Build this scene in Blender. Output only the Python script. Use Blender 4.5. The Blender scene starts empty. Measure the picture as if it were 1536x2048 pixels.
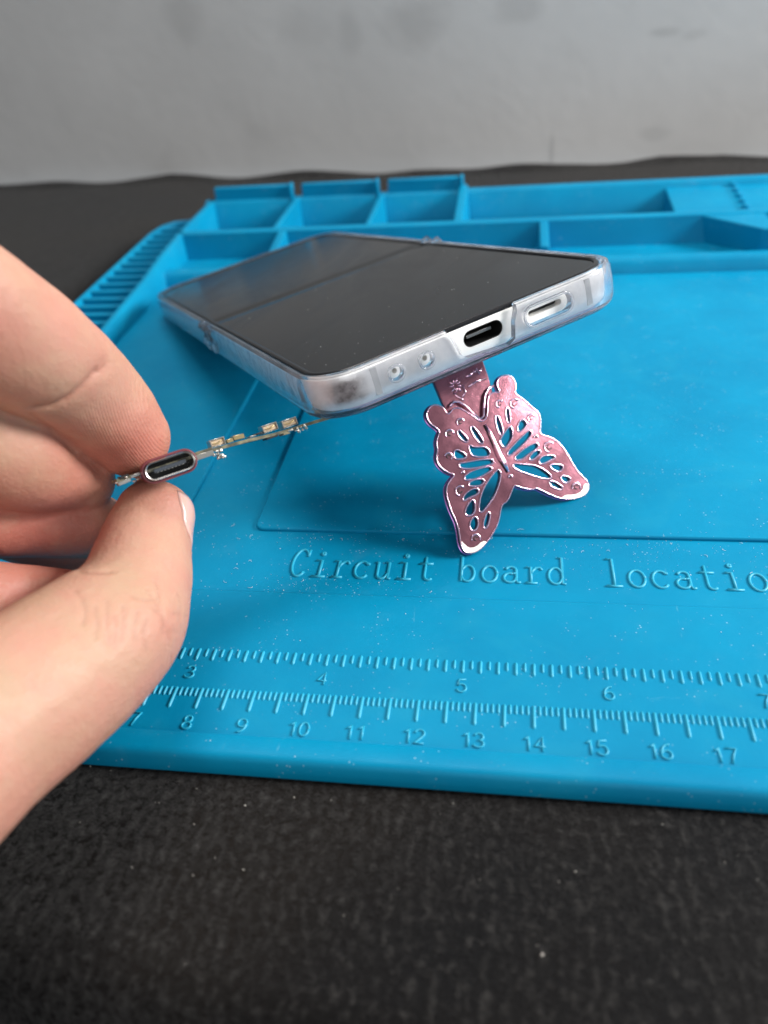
import bpy, bmesh, math, random
from mathutils import Vector, Matrix, Euler, noise
from mathutils.bvhtree import BVHTree
random.seed(7)
S = 0.01                      # every length below is in centimetres; meshes are stored in metres
scene = bpy.context.scene
col = scene.collection

# ------------------------------------------------------------------ camera, world, lamps, exposure
CAM_LOC = Vector((13.5146, -9.0364, 11.1165))
CAM_EUL = Euler((0.922114, 0.080749, 0.13512), 'XYZ')
CAM_R = CAM_EUL.to_matrix()
FPX = 1584.536                # focal length in pixels of the 1536x2048 photograph
cam_d = bpy.data.cameras.new('camera')
cam = bpy.data.objects.new('camera', cam_d); col.objects.link(cam)
cam.location = CAM_LOC * S; cam.rotation_euler = CAM_EUL
cam_d.sensor_fit = 'VERTICAL'; cam_d.sensor_height = 8.0; cam_d.sensor_width = 6.0
cam_d.lens = 8.0 * FPX / 2048
cam_d.clip_start = 0.005; cam_d.clip_end = 20
cam_d.dof.use_dof = True
cam_d.dof.focus_distance = 16.0 * S
cam_d.dof.aperture_fstop = cam_d.lens / 2.1
scene.camera = cam

world = bpy.data.worlds.new('World'); scene.world = world
world.use_nodes = True
wb = world.node_tree.nodes['Background']
wb.inputs[0].default_value = (0.80, 0.90, 1.0, 1); wb.inputs[1].default_value = 0.28

def area(name, loc, aim, size, size_y, power, color):
    l = bpy.data.lights.new(name, 'AREA'); l.shape = 'RECTANGLE'
    l.size = size * S; l.size_y = size_y * S; l.energy = power; l.color = color
    o = bpy.data.objects.new(name, l); col.objects.link(o)
    o.location = Vector(loc) * S
    o.rotation_euler = (Vector(aim) - Vector(loc)).to_track_quat('-Z', 'Y').to_euler()
    return o
area('window_light', (84, 18, 38), (10, 12, 0), 24, 24, 13.0, (1.0, 0.97, 0.94))
area('room_light', (4, 22, 80), (10, 10, 0), 40, 24, 4.4, (1.0, 0.97, 0.94))

area('front_fill', (25, -62, 34), (12, 5, 0), 50, 36, 1.8, (1.0, 0.98, 0.96))  # added soft fill for the mat's front faces, no such source in view

scene.view_settings.view_transform = 'Standard'
scene.view_settings.look = 'None'
scene.view_settings.exposure = -0.25
scene.view_settings.gamma = 1.0
scene.view_settings.use_curve_mapping = False
scene.render.engine = 'CYCLES'
scene.cycles.max_bounces = 12
scene.cycles.transparent_max_bounces = 12
scene.cycles.caustics_refractive = True
scene.cycles.use_denoising = True

# ------------------------------------------------------------------ helpers
def ray(u, v):
    return CAM_R @ Vector(((u - 768) / FPX, -(v - 1024) / FPX, -1))
def px(u, v, d):              # a point in the room at distance d along the view axis
    return CAM_LOC + ray(u, v) * d
def onz(u, v, z):
    d = ray(u, v); return CAM_LOC + d * ((z - CAM_LOC.z) / d.z)

def tag(o, label=None, cat=None, group=None, kind=None):
    if label: o['label'] = label
    if cat: o['category'] = cat
    if group: o['group'] = group
    if kind: o['kind'] = kind
    return o
def empty(name, loc=(0, 0, 0)):
    o = bpy.data.objects.new(name, None); col.objects.link(o)
    o.location = Vector(loc) * S; o.empty_display_size = 0.01
    return o
def link_mesh(name, me, mat, parent=None, smooth=True):
    o = bpy.data.objects.new(name, me); col.objects.link(o)
    if mat: me.materials.clear(); me.materials.append(mat)
    if smooth: me.polygons.foreach_set('use_smooth', [True] * len(me.polygons))
    if parent:
        o.parent = parent
        o.matrix_parent_inverse = Matrix.Translation(parent_loc(parent)).inverted()
    return o
def parent_loc(p):
    return Vector(p.location) if p.type == 'EMPTY' else Vector((0, 0, 0))   # mesh parents sit at the origin
def obj_bm(name, bm, mat, parent=None, M=None, smooth=True, bevel=0, seg=2, auto=35):
    if M is not None: bmesh.ops.transform(bm, matrix=M, verts=bm.verts)
    bmesh.ops.transform(bm, matrix=Matrix.Scale(S, 4), verts=bm.verts)
    me = bpy.data.meshes.new(name); bm.to_mesh(me); bm.free()
    o = link_mesh(name, me, mat, parent, smooth)
    if bevel:
        m = o.modifiers.new('bevel', 'BEVEL'); m.width = bevel * S; m.segments = seg
        m.limit_method = 'ANGLE'; m.angle_limit = math.radians(30)
    if auto and smooth:
        set_auto(me, auto)
    return o
def set_auto(me, deg):
    b = bmesh.new(); b.from_mesh(me)
    for e in b.edges:
        if len(e.link_faces) == 2 and e.calc_face_angle(0) > math.radians(deg): e.smooth = False
    b.to_mesh(me); b.free()
def obj_pd(name, verts, faces, mat, parent=None, M=None, smooth=True, auto=0):
    bm = bmesh.new(); vs = [bm.verts.new(v) for v in verts]
    for f in faces:
        try: bm.faces.new([vs[i] for i in f])
        except ValueError: pass
    bmesh.ops.recalc_face_normals(bm, faces=bm.faces)
    return obj_bm(name, bm, mat, parent, M, smooth, auto=auto)
def bx(bm, x0, x1, y0, y1, z0, z1, z1b=None, inset=0):
    """box; z1b gives another top height at the far (y1) side; inset narrows the top all round"""
    zb = z1 if z1b is None else z1b; i = inset
    co = [(x0, y0, z0), (x1, y0, z0), (x1, y1, z0), (x0, y1, z0), (x0+i, y0+i, z1), (x1-i, y0+i, z1), (x1-i, y1-i, zb), (x0+i, y1-i, zb)]
    v = [bm.verts.new(c) for c in co]
    for f in ((3, 2, 1, 0), (4, 5, 6, 7), (0, 1, 5, 4), (1, 2, 6, 5), (2, 3, 7, 6), (3, 0, 4, 7)):
        bm.faces.new([v[k] for k in f])
def prism(bm, pts, z0, z1, inset=0):
    n = len(pts); c = Vector((sum(p[0] for p in pts)/n, sum(p[1] for p in pts)/n))
    a = [bm.verts.new((p[0], p[1], z0)) for p in pts]
    b = [bm.verts.new((p[0] + (c.x-p[0])*inset, p[1] + (c.y-p[1])*inset, z1)) for p in pts]
    fs = [bm.faces.new(a[::-1]), bm.faces.new(b)]
    for i in range(n): fs.append(bm.faces.new((a[i], a[(i+1) % n], b[(i+1) % n], b[i])))
    bmesh.ops.recalc_face_normals(bm, faces=fs)
def profile_x(bm, prof, x0, x1, n=1):
    """extrude a closed (y,z) profile along x"""
    rings = []
    for k in range(n + 1):
        x = x0 + (x1 - x0) * k / n
        rings.append([bm.verts.new((x, y, z)) for y, z in prof])
    fs = []
    for a, b in zip(rings, rings[1:]):
        for i in range(len(prof)):
            j = (i + 1) % len(prof); fs.append(bm.faces.new((a[i], a[j], b[j], b[i])))
    fs.append(bm.faces.new(rings[0])); fs.append(bm.faces.new(rings[-1][::-1]))
    bmesh.ops.recalc_face_normals(bm, faces=fs)
def tube(bm, pts, r, n=8, closed=False, flat=1.0, up=Vector((0, 0, 1))):
    """swept tube through 3D points; r is a number or a list"""
    pts = [Vector(p) for p in pts]; N = len(pts)
    rings = []
    for i, p in enumerate(pts):
        a = pts[(i-1) % N] if (closed or i > 0) else p
        b = pts[(i+1) % N] if (closed or i < N-1) else p
        t = (b - a); t = t.normalized() if t.length > 1e-9 else Vector((1, 0, 0))
        s = t.cross(up); s = s.normalized() if s.length > 1e-6 else t.orthogonal().normalized()
        w = s.cross(t).normalized(); rr = r[i] if isinstance(r, (list, tuple)) else r
        rings.append([bm.verts.new(p + s*math.cos(2*math.pi*k/n)*rr + w*math.sin(2*math.pi*k/n)*rr*flat) for k in range(n)])
    fs = []
    for i in range(N if closed else N-1):
        a, b = rings[i], rings[(i+1) % N]
        for k in range(n): fs.append(bm.faces.new((a[k], a[(k+1) % n], b[(k+1) % n], b[k])))
    if not closed: fs.append(bm.faces.new(rings[0])); fs.append(bm.faces.new(rings[-1][::-1]))
    bmesh.ops.recalc_face_normals(bm, faces=fs)
def catmull(P, per=8):
    out = []
    n = len(P)
    for i in range(n - 1):
        p0, p1, p2, p3 = P[max(i-1, 0)], P[i], P[i+1], P[min(i+2, n-1)]
        for k in range(per):
            t = k / per
            out.append([0.5*((2*b) + (-a+c)*t + (2*a-5*b+4*c-d)*t*t + (-a+3*b-3*c+d)*t**3) for a, b, c, d in zip(p0, p1, p2, p3)])
    out.append(list(P[-1])); return out

# ------------------------------------------------------------------ materials
def mat(name, color=(0.5, 0.5, 0.5), rough=0.5, metal=0.0, **kw):
    m = bpy.data.materials.new(name); m.use_nodes = True
    b = m.node_tree.nodes['Principled BSDF']
    b.inputs['Base Color'].default_value = (*color, 1); b.inputs['Roughness'].default_value = rough
    b.inputs['Metallic'].default_value = metal
    for k, v in kw.items(): b.inputs[k.replace('_', ' ')].default_value = v
    return m
class NT:
    def __init__(s, m): s.t = m.node_tree; s.b = s.t.nodes['Principled BSDF']; s.tc = s.t.nodes.new('ShaderNodeTexCoord')
    def new(s, typ, **kw):
        n = s.t.nodes.new(typ)
        for k, v in kw.items(): setattr(n, k, v)
        return n
    def l(s, a, b): s.t.links.new(a, b)
    def noise(s, scale, detail=4, rough=0.5, vec=None, dist=0.0):
        n = s.new('ShaderNodeTexNoise'); n.inputs['Scale'].default_value = scale
        n.inputs['Detail'].default_value = detail; n.inputs['Roughness'].default_value = rough; n.inputs['Distortion'].default_value = dist
        s.l(vec or s.tc.outputs['Object'], n.inputs['Vector']); return n.outputs['Fac']
    def ramp(s, fac, stops):
        r = s.new('ShaderNodeValToRGB'); e = r.color_ramp.elements
        while len(e) < len(stops): e.new(0.5)
        for k, (p, c) in enumerate(stops): e[k].position = p; e[k].color = (*c, 1) if len(c) == 3 else c
        s.l(fac, r.inputs[0]); return r.outputs[0]
    def g(s, fac, a, b, lo=0.0, hi=1.0):
        r = s.new('ShaderNodeMapRange'); r.inputs[1].default_value = a; r.inputs[2].default_value = b
        r.inputs[3].default_value = lo; r.inputs[4].default_value = hi; s.l(fac, r.inputs[0]); return r.outputs[0]
    def mix(s, fac, a, b, mode='MIX'):
        m = s.new('ShaderNodeMix', data_type='RGBA', blend_type=mode)
        for sock, val in ((m.inputs[0], fac), (m.inputs[6], a), (m.inputs[7], b)):
            if hasattr(val, 'is_output'): s.l(val, sock)
            elif isinstance(val, (int, float)): sock.default_value = val
            else: sock.default_value = (*val, 1)
        return m.outputs[2]
    def math(s, op, a, b=0.0, c=None):
        m = s.new('ShaderNodeMath', operation=op)
        for k, v in enumerate((a, b) if c is None else (a, b, c)):
            if hasattr(v, 'is_output'): s.l(v, m.inputs[k])
            else: m.inputs[k].default_value = v
        return m.outputs[0]
    def bump(s, h, strength=0.3, dist=0.001, prev=None):
        b = s.new('ShaderNodeBump'); b.inputs['Strength'].default_value = strength; b.inputs['Distance'].default_value = dist
        s.l(h, b.inputs['Height'])
        if prev: s.l(prev, b.inputs['Normal'])
        return b.outputs['Normal']
    def scaled(s, x, y, z):
        m = s.new('ShaderNodeMapping'); m.inputs['Scale'].default_value = (x, y, z)
        s.l(s.tc.outputs['Object'], m.inputs[0]); return m.outputs[0]

# blue silicone
M_SIL = mat('blue_silicone', (0.0, 0.27, 0.5), 0.45); n = NT(M_SIL)
big = n.noise(30, 4, 0.6); fine = n.noise(900, 3, 0.7); mid = n.noise(160, 5, 0.65)
c1 = n.mix(n.g(big, 0.35, 0.7), (0.0, 0.208, 0.385), (0.0, 0.252, 0.445))
c2 = n.mix(n.g(mid, 0.58, 0.85, 0, 0.05), c1, (0.25, 0.48, 0.6))
spk = n.new('ShaderNodeTexVoronoi'); spk.inputs['Scale'].default_value = 900; n.l(n.tc.outputs['Object'], spk.inputs['Vector'])
dust = n.math('MULTIPLY', n.g(spk.outputs['Distance'], 0.16, 0.10), n.g(mid, 0.50, 0.62, 0, 0.5))
c3 = n.mix(dust, c2, (0.45, 0.66, 0.75))
st1 = n.noise(60, 6, .75, n.scaled(9, 1.2, 1), .4); st2 = n.noise(60, 6, .75, n.scaled(1.3, 8, 1), .6)
scr = n.math('MAXIMUM', n.g(st1, .66, .72, 0, .22), n.g(st2, .67, .73, 0, .22))
c3 = n.mix(n.math('MULTIPLY', scr, n.g(big, .4, .6)), c3, (.2, .5, .62))
smear = n.noise(45, 3, .5, None, 1.5)
c3 = n.mix(n.g(smear, .55, .7, 0, .14), c3, (.02, .30, .43))
n.l(c3, n.b.inputs['Base Color'])
n.l(n.g(mid, 0.3, 0.75, 0.40, 0.58), n.b.inputs['Roughness'])
n.b.inputs['Specular IOR Level'].default_value = 0.13
n.l(n.bump(fine, 0.10, 0.0002, n.bump(mid, 0.06, 0.0006)), n.b.inputs['Normal'])

M_MARK = mat('pale_silicone_relief', (0.01, 0.33, 0.50), 0.45)  # paler colour stands for dusty, worn tops and light caught by raised strokes
# black textured cloth
M_CLOTH = mat('black_cloth', (0.02, 0.02, 0.02), 0.62); n = NT(M_CLOTH)
vec = n.scaled(1, 1, 0.3)
vo = n.new('ShaderNodeTexVoronoi'); vo.inputs['Scale'].default_value = 1250; n.l(n.scaled(1.0, 0.8, 0.3), vo.inputs['Vector'])
wv = n.new('ShaderNodeTexWave', wave_type='BANDS', bands_direction='X'); wv.inputs['Scale'].default_value = 135
wv.inputs['Distortion'].default_value = 8.0; wv.inputs['Detail'].default_value = 2; wv.inputs['Detail Scale'].default_value = 1.5
n.l(n.tc.outputs['Object'], wv.inputs['Vector'])
lump = n.noise(480, 3, 0.6); patch = n.noise(14, 3, 0.5)
cc = n.mix(n.g(patch, 0.4, 0.65), (0.004, 0.004, 0.0045), (0.008, 0.0065, 0.0055))
hh = n.math('MULTIPLY', n.g(vo.outputs['Distance'], 0.0, 0.6, 1.0, 0.0), n.g(lump, 0.35, 0.7, 0.25, 1.0))
cl = n.g(n.noise(620, 6, 0.78), 0.44, 0.68)
colw = n.g(wv.outputs['Fac'], 0.2, 0.9, 0.62, 1.0)
hs = n.math('ADD', n.math('MULTIPLY', cl, colw), n.math('MULTIPLY', hh, 0.35))
cc2 = n.mix(n.g(hs, 0.25, 1.1, 0, 1.0), cc, (0.042, 0.040, 0.038))
n.l(cc2, n.b.inputs['Base Color'])
n.l(n.bump(hs, 0.75, 0.0006), n.b.inputs['Normal'])
n.b.inputs['Sheen Weight'].default_value = 0.13; n.b.inputs['Sheen Roughness'].default_value = 0.35
n.b.inputs['Specular IOR Level'].default_value = 0.10; n.b.inputs['Roughness'].default_value = .7

# grey wall
M_WALL = mat('grey_painted_wall', (0.3, 0.3, 0.3), 0.8); n = NT(M_WALL)
a = n.noise(9, 5, 0.6); b_ = n.noise(160, 4, 0.6); c_ = n.noise(26, 4, 0.55)
base = n.mix(n.g(a, 0.3, 0.7), (0.47, 0.465, 0.457), (0.56, 0.554, 0.545))
base = n.mix(n.g(c_, 0.62, 0.78, 0, 0.12), base, (0.17, 0.165, 0.16))
n.l(base, n.b.inputs['Base Color'])
n.l(n.bump(b_, 0.13, 0.0010), n.b.inputs['Normal'])
WALLMAT = n

M_GLASS = mat('black_screen_glass', (0.004, 0.004, 0.005), 0.16, Specular_IOR_Level=.36); n = NT(M_GLASS)
sm = n.noise(55, 5, 0.62, n.scaled(1, 0.35, 1), 0.6)
n.l(n.g(sm, 0.35, 0.75, 0.13, 0.30), n.b.inputs['Roughness'])
n.l(n.mix(n.g(sm, 0.45, 0.8, 0, 1), (0.004, 0.004, 0.005), (0.013, 0.013, 0.014)), n.b.inputs['Base Color'])
M_BEZEL = mat('black_bezel', (0.012, 0.012, 0.014), 0.25)
M_FRAME = mat('silver_frame', (0.93, 0.92, 0.89), 0.34, 0.15); n = NT(M_FRAME)
fn = n.noise(260, 4, 0.6); n.l(n.g(fn, 0.3, 0.8, 0.28, 0.42), n.b.inputs['Roughness'])
M_BACKP = mat('pink_back_panel', (0.62, 0.45, 0.58), 0.3, 0.2)
M_DARK = mat('dark_cavity', (0.008, 0.008, 0.008), 0.5)
M_STEEL = mat('steel', (0.50, 0.49, 0.47), 0.33, 1.0)

# clear case plastic
M_CASE = bpy.data.materials.new('clear_case_plastic'); M_CASE.use_nodes = True; n = NT(M_CASE)
n.b.inputs['Base Color'].default_value = (0.97, 0.975, 1.0, 1); n.b.inputs['Transmission Weight'].default_value = 1.0
n.b.inputs['IOR'].default_value = 1.38
sc = n.noise(140, 5, 0.7, n.scaled(1, 1, 1)); n.l(n.g(sc, 0.35, 0.75, 0.015, 0.09), n.b.inputs['Roughness'])
n.l(n.bump(n.noise(350, 3, 0.6), 0.10, 0.0004), n.b.inputs['Normal'])
milk = n.new('ShaderNodeBsdfDiffuse'); milk.inputs[0].default_value = (0.86, 0.86, 0.93, 1)
trl = n.new('ShaderNodeBsdfTranslucent'); trl.inputs[0].default_value = (0.80, 0.83, 0.92, 1)
mx1 = n.new('ShaderNodeMixShader'); mx1.inputs[0].default_value = 0.5; n.l(milk.outputs[0], mx1.inputs[1]); n.l(trl.outputs[0], mx1.inputs[2])
mx2 = n.new('ShaderNodeMixShader'); n.l(n.g(sc, 0.40, 0.72, 0.035, 0.17), mx2.inputs[0])
n.l(n.b.outputs[0], mx2.inputs[1]); n.l(mx1.outputs[0], mx2.inputs[2])
out = n.t.nodes['Material Output']; n.l(mx2.outputs[0], out.inputs['Surface'])

# rose plated plastic of the butterfly
M_ROSE = mat('rose_plating', (0.62, 0.30, 0.36), 0.27, 0.85); n = NT(M_ROSE)
rn = n.noise(420, 4, 0.65); rb = n.noise(90, 4, 0.6)
n.l(n.g(rb, 0.35, 0.7, 0.13, 0.24), n.b.inputs['Roughness'])
n.l(n.mix(n.g(rn, 0.62, 0.75, 0, 0.35), (0.33, 0.135, 0.175), (0.56, 0.36, 0.40)), n.b.inputs['Base Color'])
n.l(n.bump(rn, 0.10, 0.0003), n.b.inputs['Normal'])
M_RIMR = mat('bright_rose_plating', (0.93, 0.66, 0.80), 0.14, 0.95)
M_VIOLET = mat('violet_plating', (0.42, 0.26, 0.62), 0.2, 0.9)
M_WORN = mat('worn_silver_tip', (0.82, 0.80, 0.74), 0.3, 0.6)

# circuit board materials
M_PCB = mat('board_edge', (0.16, 0.155, 0.11), 0.45); n = NT(M_PCB)
n.l(n.mix(n.g(n.noise(500, 3, 0.6), 0.4, 0.65), (0.07, 0.07, 0.05), (0.25, 0.23, 0.14)), n.b.inputs['Base Color'])
M_GOLD = mat('gold_pad', (0.80, 0.62, 0.32), 0.3, 1.0)
M_TIN = mat('solder', (0.62, 0.60, 0.55), 0.30, 1.0)
M_CERAM = mat('cream_component', (0.60, 0.46, 0.31), 0.45)
M_GASK = mat('wine_red_gasket', (0.15, 0.03, 0.04), 0.42)
M_TONGUE = mat('port_tongue', (0.05, 0.06, 0.075), 0.35)
M_LINT = mat('pale_lint', (0.75, 0.76, 0.74), 0.7)
M_CRUMB = mat('pale_crumb', (0.55, 0.52, 0.47), 0.6)

# ------------------------------------------------------------------ table top and wall
Z_T = -0.27
edge_px = [(-900, 395), (-200, 380), (0, 373), (120, 371), (250, 367), (340, 356), (430, 358), (560, 353), (700, 348), (850, 345), (1000, 339),
           (1105, 334), (1250, 328), (1330, 319), (1420, 315), (1536, 318), (1750, 312), (2400, 300)]
edge = [onz(u, v, Z_T) for u, v in edge_px]
def edge_y(x):
    if x <= edge[0].x: return edge[0].y
    for a, b in zip(edge, edge[1:]):
        if a.x <= x <= b.x: return a.y + (b.y - a.y) * (x - a.x) / (b.x - a.x)
    return edge[-1].y
fA, fB = onz(-60, 1888, Z_T), onz(800, 2062, Z_T)       # line along which the cloth falls away at the near left
fdir = (fB - fA).normalized(); fnor = Vector((fdir.y, -fdir.x, 0))
if fnor.y > 0: fnor = -fnor
def ss(t): t = max(0.0, min(1.0, t)); return t*t*(3-2*t)
def table_z(x, y):
    s = (Vector((x, y, 0)) - Vector((fA.x, fA.y, 0))).dot(fnor)
    dip = 2.4 * ss(s / 1.3) - 1.4 * ss((s - 1.6) / 1.3)
    z = Z_T - dip * ss((14.5 - x) / 5.0)
    nz = noise.noise(Vector((x*0.11, y*0.11, 3.3))) * 0.10
    far = ss((abs(x - 14) - 20) / 8) if y < 30 else 0
    inside = (-3.5 < x < 44 and -2.5 < y < 28.5)
    z += -abs(nz) if inside else nz * 0.7
    e = edge_y(x) - y                                    # rolls up a little against the wall
    z += 0.25 * ss((0.8 - e) / 0.8) * (0.6 + noise.noise(Vector((x*0.25, 0, 0))))
    return z
xs = [-60 + 2.0*i for i in range(23)] + [-14 + 0.25*i for i in range(1, 185)] + [32 + 2.0*i for i in range(1, 25)]
bm = bmesh.new(); grid = []
ts = [i/200 for i in range(201)]
for x in xs:
    y1 = edge_y(x); y0 = -30.0; row = []
    for t in ts:
        tt = t**0.9; y = y0 + (y1 - y0) * tt
        row.append(bm.verts.new((x, y, table_z(x, y))))
    grid.append(row)
for a, b in zip(grid, grid[1:]):
    for i in range(len(a) - 1): bm.faces.new((a[i], b[i], b[i+1], a[i+1]))
o = obj_bm('tabletop', bm, M_CLOTH, auto=0)
tag(o, 'black textured cloth surface the blue mat lies on', kind='structure')

WY = max(e.y for e in edge if -30 < e.x < 40)
wa, wb2 = edge[2], edge[-3]
wd = (wb2 - wa); wd.z = 0; wd.normalize()
wn = Vector((wd.y, -wd.x, 0))                            # towards the camera
off = min((e - wa).dot(-wn) for e in edge) * 0
o0 = wa - wn * 0.55
bm = bmesh.new()
vs = []
for sx in range(-10, 13):
    row = []
    for sz in range(0, 14):
        p = o0 + wd * (sx * 9.0) + Vector((0, 0, Z_T - 3 + sz * 7.0))
        row.append(bm.verts.new(p))
    vs.append(row)
for a, b in zip(vs, vs[1:]):
    for i in range(len(a) - 1): bm.faces.new((a[i], b[i], b[i+1], a[i+1]))
fr = [v for r in vs for v in r]
bk = bmesh.ops.extrude_face_region(bm, geom=list(bm.faces))
bmesh.ops.translate(bm, vec=-wn * 2.0, verts=[e for e in bk['geom'] if isinstance(e, bmesh.types.BMVert)])
bmesh.ops.recalc_face_normals(bm, faces=bm.faces)
o = obj_bm('wall', bm, M_WALL, auto=30)
tag(o, 'blurred grey painted wall with a few scuffs behind the table', kind='structure')
def on_wall(u, v):
    d = ray(u, v); t = ((o0 - CAM_LOC).dot(wn)) / d.dot(wn); return CAM_LOC + d * t
# scuffs and paint spots of the wall, at their own places in the wall's paint
n = WALLMAT; cur = base
for (u, v, sx_, sz_, colr, amt) in ((278, 183, .32, .36, (0.55, 0.55, 0.54), .75), (1335, 116, .16, .18, (0.5, 0.5, 0.5), .6), (855, 12, .5, .25, (0.45, 0.45, 0.44), .5),
        (1103, 300, .16, .9, (0.07, 0.07, 0.07), .55), (1330, 64, .7, .2, (0.12, 0.12, 0.12), .5), (1390, 68, .5, .22, (0.14, 0.14, 0.14), .4), (1310, 268, .7, .3, (0.15, 0.15, 0.15), .35),
        (830, 40, 1.6, 1.1, (0.16, 0.15, 0.145), .5), (370, 40, .9, 1.2, (0.17, 0.165, 0.16), .4), (1040, 15, 1.0, .6, (0.15, 0.145, 0.14), .4), (700, 70, .6, 1.0, (0.16, 0.16, 0.16), .35), (600, 50, 1.5, 1.2, (0.18, 0.175, 0.17), .35)):
    P = on_wall(u, v) * S
    sub = n.new('ShaderNodeVectorMath', operation='SUBTRACT'); n.l(n.tc.outputs['Object'], sub.inputs[0]); sub.inputs[1].default_value = P
    mp = n.new('ShaderNodeVectorMath', operation='MULTIPLY'); n.l(sub.outputs[0], mp.inputs[0]); mp.inputs[1].default_value = (1/(sx_*S), 0.2/(sx_*S), 1/(sz_*S))
    ln = n.new('ShaderNodeVectorMath', operation='LENGTH'); n.l(mp.outputs[0], ln.inputs[0])
    dd = n.math('ADD', ln.outputs['Value'], n.g(c_, 0.3, 0.7, -0.5, 0.5))
    cur = n.mix(n.g(dd, 1.3, 0.5, 0, amt*.42), cur, colr)
n.l(cur, n.b.inputs['Base Color'])

# ------------------------------------------------------------------ the silicone mat
MAT = empty('silicone_work_mat', (13, 12, Z_T))
tag(MAT, 'bright blue silicone repair mat with moulded trays, raised rulers and the words Circuit board location', 'work mat')
X1 = 42.0
bm = bmesh.new()
bx(bm, -2.75, X1, -1.25, 26.6, Z_T + 0.02, -0.05)
bx(bm, -2.0, X1 - .1, -1.2, 2.63, -0.15, 0.0)
obj_bm('base_sheet', bm, M_SIL, MAT, bevel=0.03)
bm = bmesh.new()
pts = []
def rrect(x0, x1, y0, y1, r, n=6):
    out = []
    for cx, cy, a0 in ((x1-r, y1-r, 0), (x0+r, y1-r, 90), (x0+r, y0+r, 180), (x1-r, y0+r, 270)):
        for k in range(n+1):
            a = math.radians(a0 + 90*k/n); out.append((cx + r*math.cos(a), cy + r*math.sin(a)))
    return out
prism(bm, rrect(7.70, 36, 4.68, 16.45, 0.22), -0.15, 0.03)
obj_bm('board_panel', bm, M_SIL, MAT, bevel=0.035)
bm = bmesh.new()
bx(bm, 0.2, 5.84, 2.9, 19.7, -0.15, 0.05)
obj_bm('side_panel', bm, M_SIL, MAT, bevel=0.06, seg=3)
bm = bmesh.new()
profile_x(bm, [(-1.02, -0.15), (-1.06, 0.10), (-1.12, 0.13), (-1.38, 0.13), (-1.45, 0.12), (-1.50, 0.085), (-1.545, 0.02), (-1.59, -0.10), (-1.61, -0.17), (-1.60, Z_T+0.01), (-1.2, Z_T+0.01)], -2.9, X1 + .1, 60)
obj_bm('front_rim', bm, M_SIL, MAT, auto=50)

def ticks():
    bm = bmesh.new()
    def bar(x, y0, y1, w=0.035, h=0.035):
        prof = [(-w, -0.01), (-w*.6, h*.75), (0, h), (w*.6, h*.75), (w, -0.01)]
        # rounded bar along y
        rings = []
        for y, k in ((y0, .15), (y0+.03, .8), (y0+.05, 1), (y1-.05, 1), (y1-.03, .8), (y1, .15)):
            rings.append([bm.verts.new((x + a*min(1, k+.3), y, b*k if b > 0 else b)) for a, b in prof])
        for r0, r1 in zip(rings, rings[1:]):
            for i in range(4): bm.faces.new((r0[i], r1[i], r1[i+1], r0[i+1]))
    for i in range(0, 421):
        x = -1.5 + 0.1*i
        if x < 5 or x > 22: continue
        k = round(x*10)
        if k % 5 == 0: bar(x, -0.49, 0.0)
        else: bar(x, -0.215, 0.0, 0.028, 0.03)
    for i in range(0, 300):
        x = -0.023 + 2.552*i/16
        if x < 5 or x > 22: continue
        if i % 2 == 0: bar(x, 0.655, 0.965)
        else: bar(x, 0.745, 0.965, 0.03, 0.032)
    bmesh.ops.recalc_face_normals(bm, faces=bm.faces)
    return bm
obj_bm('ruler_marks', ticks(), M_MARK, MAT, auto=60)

def arc(cx, cy, rx, ry, a0, a1, n=10):
    return [(cx + rx*math.cos(math.radians(a0+(a1-a0)*k/n)), cy + ry*math.sin(math.radians(a0+(a1-a0)*k/n))) for k in range(n+1)]
DIG = {  # digits in a cell 0..0.6 wide and 0..1 high
 '1': [[(.12, .78), (.3, .88), (.38, 1), (.38, 0)]],
 '2': [arc(.3, .72, .27, .28, 170, -20, 10) + [(.5, .52), (.05, 0), (.58, 0)]],
 '3': [arc(.28, .74, .25, .26, 160, -90, 10), arc(.28, .25, .29, .26, 90, -165, 12)],
 '4': [[(.45, 0), (.45, 1), (.02, .3), (.6, .3)]],
 '5': [[(.54, 1), (.14, 1), (.08, .5)] + arc(.29, .32, .28, .33, 130, -160, 12)],
 '6': [arc(.3, .3, .27, .3, 180, -180, 16), arc(.42, .32, .39, .68, 180, 80, 8)],
 '7': [[(.04, 1), (.58, 1), (.38, .55), (.26, 0)]],
 '8': [arc(.3, .75, .22, .25, 0, 360, 14), arc(.3, .25, .27, .26, 0, 360, 14)],
 '9': [arc(.3, .7, .27, .3, 0, 360, 16), arc(.18, .68, .39, .68, 0, -100, 8)],
 '0': [arc(.3, .5, .27, .5, 0, 360, 18)],
}
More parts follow.
